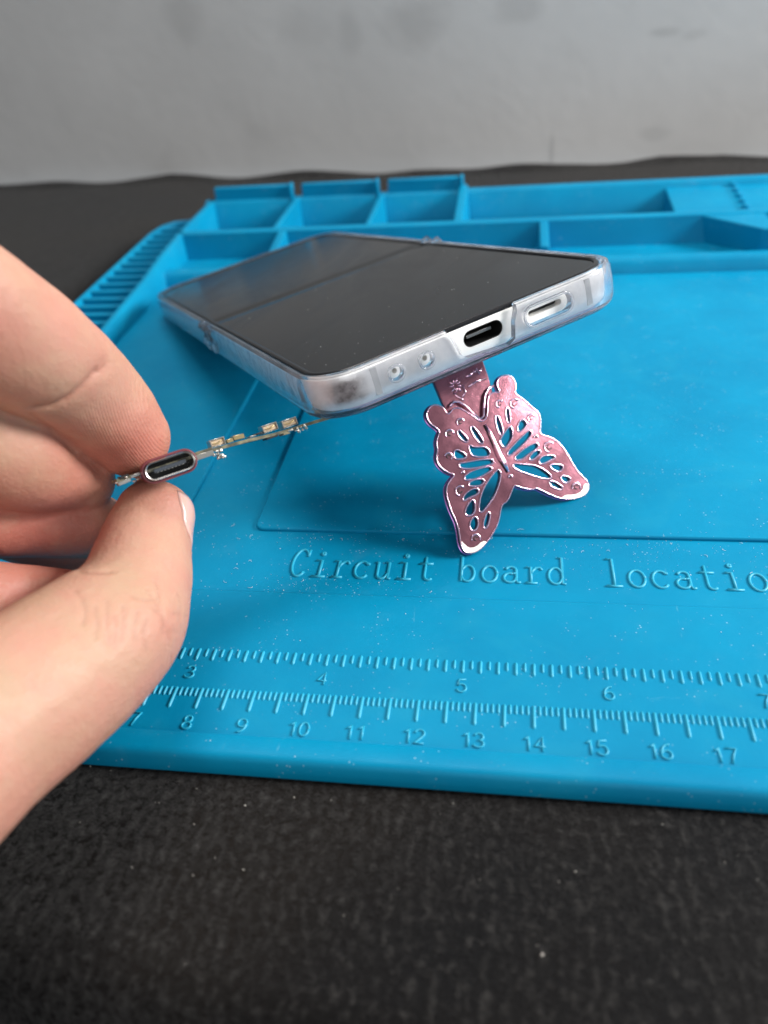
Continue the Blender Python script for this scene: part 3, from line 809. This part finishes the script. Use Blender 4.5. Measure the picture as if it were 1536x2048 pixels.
# crescents and dots pressed into the wings, body bar and tail eye
cres = []
for x, y, r, a0 in ((375,515,30,30),(285,612,34,20),(277,800,30,-30),(375,1085,40,60),(505,1482,36,0),(395,937,12,0),(700,365,30,60),(825,362,38,60),(965,480,30,40),(1000,640,16,0),(1115,722,42,60),(1338,1055,34,0),(790,970,16,0)):
    cres.append([cr7(x + r*math.cos(math.radians(a0 + t)), y - r*math.sin(math.radians(a0 + t))) for t in range(-20, 215, 15)])
    cres.append([cr7(x + .45*r*math.cos(math.radians(a0 + t)), y - .45*r*math.sin(math.radians(a0 + t))) for t in range(30, 300, 20)])
rim(cres[0::2], .020, closed=False, z=.006)
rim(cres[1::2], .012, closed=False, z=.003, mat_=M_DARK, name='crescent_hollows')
body = [cr7(580, 535), cr7(620, 610), cr7(660, 700), cr7(700, 790), cr7(735, 850), cr7(775, 930)]
bm = bmesh.new(); tube(bm, [(x, y, .015) for x, y in body], [.02, .045, .05, .06, .06, .03], 10)
obj_bm('insect_body', bm, M_RIMR, STAND, SM, auto=0)
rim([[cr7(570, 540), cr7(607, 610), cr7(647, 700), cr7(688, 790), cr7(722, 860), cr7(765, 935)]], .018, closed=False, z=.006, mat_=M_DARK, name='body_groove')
rim([[cr7(290, 385), cr7(320, 345), cr7(365, 345), cr7(420, 380), cr7(480, 440), cr7(540, 490), cr7(570, 465), cr7(572, 380), cr7(582, 290), cr7(610, 235), cr7(655, 212)]], .03, closed=False, z=-.01, name='head_ridge')
# silvery worn wing tips
for tip in ([(380,1500),(400,1590),(450,1612),(510,1600),(562,1560),(600,1510),(560,1500),(500,1555),(440,1560),(400,1520)], [(1450,1040),(1440,1090),(1400,1135),(1310,1160),(1220,1155),(1240,1120),(1330,1120),(1390,1085),(1405,1020)]):
    plate('worn_tip', [smooth_poly([cr7(*p) for p in tip], 1)], .02, .004, M_WORN, STAND, SM, z=.004)
# neck plate up to the case, a little behind the butterfly's face, with a pressed flower
nk = [cr7(185, 200), cr7(290, 470), cr7(360, 520), cr7(560, 560), cr7(600, 470), cr7(650, 330), cr7(655, 225), cr7(560, 20)]
# lengthen to the hinge under the case
up_l = (nk[0][0] + (nk[0][0]-nk[1][0])*.0, nk[0][1]); 
hin = SM.inverted() @ HP
nk[0] = (cr7(185, 200)[0], hin.y); nk[-1] = (cr7(560, 20)[0] + .12, hin.y)
neck = plate('neck', [smooth_poly(nk, 1)], .10, .015, M_ROSE, STAND, SM, z=-TH + .02)
bm = bmesh.new(); zz = -TH + .075
fc = Vector(cr7(345, 205))
for k in range(9):
    a_ = math.radians(40*k + 10); ln = .16 + .03*(k % 2)
    tube(bm, [(fc.x + .05*math.cos(a_), fc.y + .05*math.sin(a_), zz), (fc.x + ln*.6*math.cos(a_+.1), fc.y + ln*.6*math.sin(a_+.1), zz+.012), (fc.x + ln*math.cos(a_), fc.y + ln*math.sin(a_), zz)], [.010, .022, .008], 8)
for q in ([(330,260),(350,290),(400,320),(415,330)], [(400,200),(430,260),(400,300)], [(450,215),(520,170),(600,150)], [(505,100),(520,60),(540,110),(560,60)], [(430,130),(470,120),(500,85)]):
    tube(bm, [(*cr7(*p), zz) for p in q], .02, 8)
obj_bm('flower_relief', bm, M_RIMR, neck, SM, auto=0)
bm = bmesh.new(); hx0, hx1 = hin.x - .75, hin.x + .75
tube(bm, [tuple(P3(2.62, 2.0, -1.04)), tuple(P3(4.12, 2.0, -1.04))], .10, 12)
obj_bm('hinge_pin', bm, M_RIMR, STAND, auto=40)
bm = bmesh.new(); prism(bm, rrect(1.2, 5.5, .4, 4.9, .7), -.96, -.865)
obj_bm('stand_plate', bm, M_ROSE, CASE, PM, bevel=.02)

# ------------------------------------------------------------------ small circuit board with a charging port, held in the fingers
A0 = px(232, 958, 13.75); A1 = px(650, 838, 15.35); AC = px(337, 931, 13.95)
bX = (A1 - A0).normalized(); bZ = (CAM_LOC - AC).normalized(); bZ = (bZ - bX*bZ.dot(bX)).normalized(); bY = bZ.cross(bX)
if bY.z < 0: bY = -bY
BM = Matrix.Translation(AC) @ Matrix((bX, bY, bX.cross(bY))).transposed().to_4x4()
BOARD = empty('charging_port_board', AC)
tag(BOARD, 'tiny circuit board with a USB port in a red seal, pinched between thumb and forefinger', 'circuit board')
sgn = 1 if (BM.to_3x3() @ Vector((0, 0, 1))).dot(CAM_LOC - AC) > 0 else -1
def bloc(u, v):               # point of the board's front edge plane under a pixel
    d = ray(u, v); nz = BM.to_3x3() @ Vector((0, 0, 1)); t = (AC - CAM_LOC).dot(nz)/d.dot(nz); q = BM.inverted() @ (CAM_LOC + d*t); return q.x, q.y
def zb(z): return z*sgn
xl = bloc(232, 958)[0]; xr = bloc(650, 838)[0]
bm = bmesh.new()
prof = [(xl, -.03), (-.5, -.05), (.52, -.05), (1.2, -.035), (2.0, -.03), (xr + .35, -.025)]
yb = bloc(560, 866)[1]
def ymid(x):                  # the board's line in its own plane, read at a few places
    P_ = [bloc(232, 962), bloc(300, 942), bloc(400, 908), bloc(450, 893), bloc(500, 880), bloc(560, 866), bloc(610, 850), bloc(650, 838)]
    for a, b in zip(P_, P_[1:]):
        if x <= b[0]: return a[1] + (b[1]-a[1])*(x-a[0])/(b[0]-a[0])
    a, b = P_[-2:]; return b[1] + (b[1]-a[1])*(x-b[0])/(b[0]-a[0])
rows = []
N_ = 24
for k in range(N_+1):
    x = xl + (xr + .4 - xl)*k/N_; y = ymid(x); rows.append([bm.verts.new((x, y + h, zb(zz))) for h, zz in ((-.028, .02), (.028, .02), (.028, -.9), (-.028, -.9))])
for a, b in zip(rows, rows[1:]):
    for i in range(4): bm.faces.new((a[i], a[(i+1) % 4], b[(i+1) % 4], b[i]))
bm.faces.new(rows[0]); bm.faces.new(rows[-1][::-1]); bmesh.ops.recalc_face_normals(bm, faces=bm.faces)
obj_bm('board', bm, M_PCB, BOARD, BM, auto=40)
# port
cX, cY = bloc(337, 933); PL_, PR_ = 1.04, .235
def pring(L, r, z, n=12):
    out = []
    for a0, cx in ((-90, cX + L/2 - r), (90, cX - L/2 + r)):
        for k in range(n+1):
            a = math.radians(a0 + 180*k/n); out.append(Vector((cx + r*math.cos(a), cY + .0 + r*math.sin(a), zb(z))))
    return out
# tilt of the port's long side inside the board frame
pa, pb = bloc(290, 948), bloc(385, 916); ang = math.atan2(pb[1]-pa[1], pb[0]-pa[0])
TM = BM @ Matrix.Translation((cX, cY, 0)) @ Matrix.Rotation(ang, 4, 'Z') @ Matrix.Translation((-cX, -cY, 0))
prt = obj_bm('usb_port', loft([pring(.90, .165, -.5), pring(.90, .165, .20), pring(.88, .155, .215), pring(.84, .135, .205), pring(.84, .135, -.3)], cap1=True), M_STEEL, BOARD, TM, auto=40)
obj_bm('seal', loft([pring(.92, .175, -.05), pring(1.0, .215, -.05), pring(1.01, .22, .10), pring(.985, .205, .16), pring(.93, .182, .165), pring(.92, .172, .13)], False, False), M_GASK, prt, TM, auto=40)
obj_bm('port_floor', loft([pring(.83, .13, -.28), pring(.83, .13, -.25)]), M_DARK, prt, TM, auto=40)
bm = bmesh.new(); bx(bm, cX - .28, cX + .30, cY - .035, cY + .035, *sorted((zb(-.25), zb(.12))))
obj_bm('contact_tongue', bm, M_TONGUE, prt, TM, bevel=.012)
bm = bmesh.new()
for k in range(8): bx(bm, cX - .24 + .065*k, cX - .205 + .065*k, cY - .043, cY - .034, *sorted((zb(-.1), zb(.115))))
obj_bm('contact_pins', bm, M_TIN, prt, TM)
def comp(name, u0, v0, u1, v1, h, m_, d0=.03, d1=-.25, lab=None, up=True, shell_=False):
    xa, ya = bloc(u0, v0); xb, yb_ = bloc(u1, v1); xm, ym = (xa+xb)/2, (ya+yb_)/2
    L = math.hypot(xb-xa, yb_-ya); a = math.atan2(yb_-ya, xb-xa)
    T = BM @ Matrix.Translation((xm, ym, 0)) @ Matrix.Rotation(a, 4, 'Z')
    bm = bmesh.new(); y0, y1 = (0, h) if up else (-h, 0)
    if shell_:
        t = .022; z0, z1 = sorted((zb(d0), zb(d1)))
        bx(bm, -L/2, -L/2 + t, y0, y1, z0, z1); bx(bm, L/2 - t, L/2, y0, y1, z0, z1); bx(bm, -L/2 + t + .001, L/2 - t - .001, y1 - t, y1, z0, z1); bx(bm, -L/2 + t + .001, L/2 - t - .001, y0, y0 + t*.7, z0, z1)
    else: bx(bm, -L/2, L/2, y0, y1, *sorted((zb(d0), zb(d1))))
    o = obj_bm(name, bm, m_, BOARD, T, bevel=.006, seg=1)
    if shell_:
        bm = bmesh.new(); bx(bm, -L/2 + t + .002, L/2 - t - .002, y0 + t, y1 - t - .002, *sorted((zb(d0 - .03), zb(d1 + .02)))); obj_bm('spring_contact', bm, M_CERAM, o, T, bevel=.01)
        bm = bmesh.new(); tube(bm, [(-L*.3, y1*.55, zb(d0 - .005)), (-L*.05, y1*.35, zb(d0 + .01)), (L*.25, y1*.6, zb(d0 - .005))], .012, 6); obj_bm('contact_leaf', bm, M_GOLD, o, T)
    return o
comp('spring_socket', 423, 897, 452, 888, .145, M_TIN, shell_=True)
comp('spring_socket', 528, 868, 557, 858, .150, M_TIN, shell_=True)
comp('spring_socket', 567, 858, 596, 848, .150, M_TIN, shell_=True)
comp('gold_pad', 455, 887, 467, 883, .07, M_GOLD); comp('gold_pad', 468, 881, 489, 876, .085, M_GOLD)
comp('chip', 512, 871, 527, 866, .035, M_DARK); comp('solder_joint', 500, 876, 512, 872, .03, M_TIN)
comp('shield_tab', 392, 922, 428, 910, .095, M_TIN, up=True, d0=.05)
comp('shield_tab', 386, 912, 424, 900, .05, M_PCB)
comp('chip', 532, 877, 555, 869, .03, M_DARK, up=False)
comp('chip', 565, 866, 578, 862, .05, M_PCB, up=False)
def blobs(name, pts, r):
    bm = bmesh.new()
    for u, v in pts:
        x, y = bloc(u, v)
        bmesh.ops.create_icosphere(bm, subdivisions=2, radius=r*random.uniform(.6, 1.15), matrix=Matrix.Translation((x, y, zb(random.uniform(.0, .06)))) @ Matrix.Diagonal((1, random.uniform(.6, 1.3), 1, 1)))
    for v in bm.verts: v.co += Vector((random.uniform(-1, 1), random.uniform(-1, 1), random.uniform(-1, 1)))*r*.12
    obj_bm(name, bm, M_TIN, BOARD, BM, auto=35)
blobs('solder_joint', [(432, 903), (440, 901), (428, 910), (436, 908), (443, 911), (447, 914), (438, 915)], .045)
blobs('solder_joint', [(577, 862), (583, 860), (590, 862), (597, 863), (602, 855), (607, 852), (604, 860), (594, 857), (612, 856)], .038)
comp('lever_latch', 238, 972, 262, 962, .06, M_TIN, d0=.06); comp('lever_latch', 262, 957, 280, 950, .05, M_STEEL, d0=.05); comp('chip', 240, 960, 258, 954, .06, M_DARK, d0=.04)
blobs('solder_joint', [(233, 966), (245, 958), (252, 955), (268, 962), (275, 958)], .03)

# ------------------------------------------------------------------ the hand
def finger(bm, chain, per=8, n=28, aspect=.92):
    """chain of (u, v, depth, half width in px): a loft of ellipses with round ends"""
    P = catmull([list(c) for c in chain], per)
    pts = [px(u, v, d) for u, v, d, w in P]; rad = [max(.02, w*d/FPX) for u, v, d, w in P]
    # rounded tip
    t = (pts[-1] - pts[-2]).normalized(); r_end = rad[-1]; c = pts[-1]
    for k in range(1, 8):
        a = math.radians(12.5*k); pts.append(c + t*r_end*math.sin(a)); rad.append(r_end*math.cos(a))
    t0 = (pts[0] - pts[1]).normalized(); c = pts[0]; r0 = rad[0]; pre = []; prr = []
    for k in range(7, 0, -1):
        a = math.radians(12.5*k); pre.append(c + t0*r0*math.sin(a)); prr.append(r0*math.cos(a))
    pts = pre + pts; rad = prr + rad
    rings = []
    for i, p in enumerate(pts):
        a = pts[max(i-1, 0)]; b = pts[min(i+1, len(pts)-1)]; tt = (b - a).normalized()
        view = (p - CAM_LOC).normalized(); s = tt.cross(view).normalized(); w = s.cross(tt).normalized()
        rings.append([bm.verts.new(p + s*math.cos(2*math.pi*k/n)*rad[i] + w*math.sin(2*math.pi*k/n)*rad[i]*aspect) for k in range(n)])
    fs = []
    for a, b in zip(rings, rings[1:]):
        for k in range(n): fs.append(bm.faces.new((a[k], a[(k+1) % n], b[(k+1) % n], b[k])))
    fs.append(bm.faces.new(rings[0][::-1])); fs.append(bm.faces.new(rings[-1]))
    bmesh.ops.recalc_face_normals(bm, faces=fs)
INDEX = [(-620, 700, 9.6, 230), (-400, 540, 10.2, 190), (-230, 540, 10.6, 158), (-120, 585, 11.1, 146), (-20, 650, 11.8, 140), (70, 708, 12.6, 127), (135, 752, 13.3, 112), (186, 796, 13.9, 102), (228, 838, 14.25, 93), (262, 876, 14.5, 79)]
MIDDLE = [(-620, 900, 10.4, 220), (-360, 760, 11.2, 150), (-180, 800, 12.2, 128), (-60, 866, 13.0, 118), (30, 908, 13.7, 112), (95, 936, 14.2, 94), (168, 961, 14.7, 62)]
RING = [(-620, 1050, 11.4, 200), (-340, 930, 12.4, 130), (-140, 985, 13.6, 104), (-10, 1028, 14.4, 86), (70, 1036, 14.8, 80), (135, 1046, 15.0, 70), (195, 1052, 15.2, 64), (225, 1064, 15.3, 54)]
LITTLE = [(-560, 1180, 12.2, 170), (-300, 1010, 13.6, 100), (-120, 1022, 14.8, 84), (0, 1046, 15.3, 70), (90, 1082, 15.5, 62), (150, 1100, 15.6, 54), (200, 1110, 15.7, 46)]
THUMB = [(-760, 1960, 8.2, 420), (-480, 1740, 8.9, 300), (-250, 1610, 9.8, 236), (-70, 1480, 10.9, 192), (80, 1372, 11.9, 170), (185, 1292, 12.7, 152), (243, 1232, 13.3, 134), (272, 1172, 13.75, 110), (284, 1120, 14.1, 99), (296, 1070, 14.4, 87), (308, 1034, 14.6, 78)]
WEB = [(-620, 1420, 10.6, 300), (-380, 1330, 11.6, 190), (-170, 1262, 12.7, 132), (-50, 1208, 13.5, 92), (40, 1184, 13.9, 60), (95, 1172, 14.0, 40), (135, 1166, 14.0, 28)]
PALM = [(-1500, 2150, 7.6, 480), (-1050, 1650, 9.0, 430), (-820, 1250, 10.3, 400), (-680, 900, 10.6, 300)]
bm = bmesh.new()
for ch in (INDEX, MIDDLE, RING, LITTLE, THUMB, WEB, PALM): finger(bm, ch)
bmesh.ops.transform(bm, matrix=Matrix.Scale(S, 4), verts=bm.verts)
me = bpy.data.meshes.new('hand'); bm.to_mesh(me); bm.free()
HAND = bpy.data.objects.new('hand', me); col.objects.link(HAND)
m = HAND.modifiers.new('r', 'REMESH'); m.mode = 'VOXEL'; m.voxel_size = 0.00055; m.adaptivity = 0
m = HAND.modifiers.new('s', 'SMOOTH'); m.factor = .5; m.iterations = 9
bpy.context.view_layer.update(); dg = bpy.context.evaluated_depsgraph_get()
me2 = bpy.data.meshes.new_from_object(HAND.evaluated_get(dg)); HAND.modifiers.clear(); HAND.data = me2; bpy.data.meshes.remove(me)
me = HAND.data
import numpy as np
nv = len(me.vertices); V = np.empty(nv*3); me.vertices.foreach_get('co', V); V = V.reshape(-1, 3)/S
NV = np.empty(nv*3); me.vertices.foreach_get('normal', NV); NV = NV.reshape(-1, 3)
Rm = np.array(CAM_R); C0 = np.array(CAM_LOC)
def uvd(V):
    q = (V - C0) @ Rm; d = -q[:, 2]; return 768 + FPX*q[:, 0]/d, 1024 - FPX*q[:, 1]/d, d
U_, W_, D_ = uvd(V)
bvh = BVHTree.FromPolygons([Vector(v) for v in V], [tuple(p.vertices) for p in me.polygons])
def hit(u, v):
    d = ray(u, v).normalized(); h = bvh.ray_cast(CAM_LOC, d); return (h[0], h[1]) if h[0] else (None, None)
def seg_dist(V, pts):
    best = np.full(len(V), 1e9)
    for a, b in zip(pts, pts[1:]):
        a = np.array(a); b = np.array(b); ab = b - a; t = np.clip(((V - a) @ ab)/max(ab @ ab, 1e-9), 0, 1)
        best = np.minimum(best, np.linalg.norm(V - (a + t[:, None]*ab), axis=1))
    return best
disp = np.zeros(nv); line = np.zeros(nv)
CREASES = [  # (pixel path, depth cm, half width cm)
 ([(196, 742), (184, 754), (163, 776), (132, 800), (102, 814), (74, 817)], .050, .035),
 ([(212, 728), (196, 742), (184, 754), (163, 776), (132, 800), (102, 814), (74, 817)], .045, .14),
 ([(137, 1141), (165, 1146), (200, 1146), (222, 1144)], .035, .05),
 ([(150, 1180), (165, 1200), (172, 1225), (166, 1250)], .012, .03),
 ([(310, 1160), (318, 1185), (317, 1215), (325, 1250), (338, 1290)], .016, .02),
 ([(292, 1180), (305, 1200), (314, 1225)], .012, .02), ([(275, 1225), (268, 1250), (270, 1280)], .012, .018),
 ([(262, 1195), (290, 1203), (315, 1198)], .010, .018), ([(355, 1190), (362, 1215), (358, 1245), (366, 1275)], .011, .018), ([(228, 1235), (232, 1262), (228, 1300)], .009, .018), ([(190, 1215), (196, 1250), (190, 1280)], .008, .02),
 ([(345, 1228), (360, 1228), (375, 1232)], .010, .016), ([(330, 1262), (350, 1262), (370, 1268)], .010, .016),
 ([(245, 1215), (247, 1245), (243, 1285)], .010, .018), ([(215, 1200), (213, 1240), (218, 1290)], .009, .02),
 ([(343, 1310), (350, 1322), (338, 1338)], .012, .02), ([(292, 1240), (285, 1265), (290, 1300)], .009, .016), ([(300, 1215), (320, 1240), (322, 1265)], .009, .016),
 ([(60, 830), (100, 860), (150, 905)], .02, .05)]
for pth, dep, wd_ in CREASES:
    pts = [hit(u, v)[0] for u, v in pth]; pts = [tuple(p) for p in pts if p is not None]
    if len(pts) < 2: continue
    sd = seg_dist(V, pts); disp -= (dep if dep > .03 else dep*2.2)*np.exp(-(sd/wd_)**2)
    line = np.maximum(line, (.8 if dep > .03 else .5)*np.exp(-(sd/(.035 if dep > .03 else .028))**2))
bulge = [((110, 755), .05, .55), ((140, 1350), .04, .8), ((330, 1235), .05, .45), ((250, 870), .03, .4), ((20, 925), .03, .4)]
for (u, v), dep, wd_ in bulge:
    p = hit(u, v)[0]
    if p is not None: disp += dep*np.exp(-(np.linalg.norm(V - np.array(p), axis=1)/wd_)**2)
# very slight unevenness of flesh
for i in range(nv):
    p = V[i]; disp[i] += .020*noise.noise(Vector((p[0]*1.3, p[1]*1.3, p[2]*1.3))) + .005*noise.noise(Vector((p[0]*5, p[1]*5, p[2]*5)))
V2 = V + NV*disp[:, None]
me.vertices.foreach_set('co', (V2*S).ravel()); me.update()
# blood reddens fingertips and folds; shaded thumb side and red-lit palm painted in too
red = np.zeros(nv)
for (u, v, d), w_, amt in (((270, 900, 14.2), 1.1, .9), ((150, 880, 13.6), .8, .5), ((300, 1010, 14.3), .5, .35), ((205, 1090, 14.0), .60, 1.0), ((180, 1130, 14.0), .6, 1.0), ((238, 1000, 14.3), .4, .8), ((120, 960, 14.0), 1.0, .6), ((60, 1090, 14.6), 1.4, .9), ((40, 1180, 13.6), 1.0, .7), ((175, 760, 12.8), .6, .35), ((50, 690, 11.6), 1.0, .3), ((350, 1240, 12.6), .3, .35), ((0, 1000, 13.6), 1.5, .5)):
    p = np.array(px(u, v, d)); red = np.maximum(red, amt*np.exp(-(np.linalg.norm(V - p, axis=1)/w_)**2))
att = me.attributes.new('flush_shade', 'FLOAT', 'POINT'); att.data.foreach_set('value', red.astype(np.float32))
att = me.attributes.new('fold_line', 'FLOAT', 'POINT'); att.data.foreach_set('value', line.astype(np.float32))
# distance along the index finger pad for print ridges
M_SKIN = mat('skin', (0.62, 0.38, 0.27), 0.42); n = NT(M_SKIN)
at = n.new('ShaderNodeAttribute', attribute_name='flush_shade')
blot = n.noise(95, 4, .6); fine = n.noise(700, 4, .65); b2_ = n.noise(38, 3, .5)
sk = n.mix(n.g(blot, .35, .68), (0.45, 0.285, 0.19), (0.51, 0.285, 0.205))
sk = n.mix(n.g(b2_, .4, .65, 0, .7), sk, (0.52, 0.215, 0.165))
sk = n.mix(n.math('MULTIPLY', at.outputs['Fac'], .9), sk, (0.46, 0.13, 0.10))
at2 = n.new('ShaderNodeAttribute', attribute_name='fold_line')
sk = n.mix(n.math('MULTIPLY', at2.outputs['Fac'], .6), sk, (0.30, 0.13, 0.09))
mot = n.noise(190, 5, .65); sk = n.mix(n.g(mot, .5, .72, 0, .30), sk, (0.46, 0.20, 0.15)); sk = n.mix(n.g(mot, .48, .3, 0, .22), sk, (0.55, 0.37, 0.26))
n.l(sk, n.b.inputs['Base Color'])
n.b.inputs['Subsurface Weight'].default_value = .22; n.b.inputs['Subsurface Radius'].default_value = (1.0, .32, .18); n.b.inputs['Subsurface Scale'].default_value = .0028
n.b.inputs['Specular IOR Level'].default_value = .38
vor = n.new('ShaderNodeTexVoronoi', feature='DISTANCE_TO_EDGE'); vor.inputs['Scale'].default_value = 900; n.l(n.tc.outputs['Object'], vor.inputs['Vector'])
nb = n.bump(vor.outputs['Distance'], .28, .0003, n.bump(fine, .28, .0005, n.bump(n.noise(210, 3, .55, n.scaled(1, 1, .3)), .14, .0012)))
# print ridges: rings round a point inside the fingertip
tip = px(215, 770, 13.6) * S
sub = n.new('ShaderNodeVectorMath', operation='DISTANCE'); n.l(n.tc.outputs['Object'], sub.inputs[0]); sub.inputs[1].default_value = tuple(px(560, 760, 14.0)*S)
rid = n.math('SINE', n.math('MULTIPLY', sub.outputs['Value'], 2*math.pi/0.00048))
pad = n.new('ShaderNodeVectorMath', operation='DISTANCE'); n.l(n.tc.outputs['Object'], pad.inputs[0]); pad.inputs[1].default_value = tuple(px(262, 860, 13.9)*S)
rid = n.math('MULTIPLY', rid, n.g(pad.outputs['Value'], .013, .005, 0, 1))
nb = n.bump(rid, .22, .00012, nb)
n.l(nb, n.b.inputs['Normal']); n.l(n.g(fine, .3, .7, .46, .6), n.b.inputs['Roughness'])
me.materials.clear(); me.materials.append(M_SKIN)
me.polygons.foreach_set('use_smooth', [True]*len(me.polygons))
HAND.name = 'person'
tag(HAND, 'bare left hand reaching in from the left, thumb and forefinger pinching a tiny circuit board', 'person')
# thumb nail
M_NAIL = mat('nail', (0.70, 0.42, 0.36), .25); n = NT(M_NAIL); n.b.inputs['Subsurface Weight'].default_value = .3; n.b.inputs['Subsurface Scale'].default_value = .001
n.b.inputs['Coat Weight'].default_value = .3
axis = catmull([list(c) for c in THUMB], 12)
bm = bmesh.new(); rows = []
def th_at(v):
    best = min(axis, key=lambda q: abs(q[1]-v)); return best
N1, N2 = 14, 16
for i in range(N1+1):
    s_ = i/N1; v = 978 + (1086-978)*s_
    q = th_at(max(v, 1018)); c = px(q[0], v, q[3]*0 + th_at(max(v, 1018))[2]); r = q[3]*q[2]/FPX
    if v < 1018: r *= math.sqrt(max(.05, 1 - ((1018-v)/66)**2))
    view = (c - CAM_LOC).normalized(); up_ = (px(313, 1018, 14.65) - px(284, 1120, 14.1)).normalized()
    side = up_.cross(view).normalized()
    if side.dot(CAM_R @ Vector((1, 0, 0))) < 0: side = -side
    tc = -(side.cross(up_)).normalized()
    if tc.dot(view) > 0: tc = -tc
    span = 54*(math.sin(math.pi*min(1, .16 + s_*.92)) ** .35)
    row = []
    for k in range(N2+1):
        a = math.radians(-span + 2*span*k/N2); rr = r*1.005
        row.append(bm.verts.new(c + side*math.cos(a)*rr + tc*math.sin(a)*rr*.95))
    rows.append(row)
for a, b in zip(rows, rows[1:]):
    for k in range(N2): bm.faces.new((a[k], a[k+1], b[k+1], b[k]))
bv2 = BVHTree.FromPolygons([Vector(v) for v in V2], [tuple(p.vertices) for p in me.polygons])
for i, row in enumerate(rows):
    for k, v_ in enumerate(row):
        q, nn, ix, ds = bv2.find_nearest(v_.co)
        e_ = min(i, N1-i, k, N2-k)
        v_.co = q + nn * (.012 + .016*min(1, e_/2))
nail = obj_bm('thumb_nail', bm, M_NAIL, HAND, auto=0)
nail.matrix_parent_inverse = Matrix.Identity(4)
sm_ = nail.modifiers.new('t', 'SOLIDIFY'); sm_.thickness = .00035; sm_.offset = -1
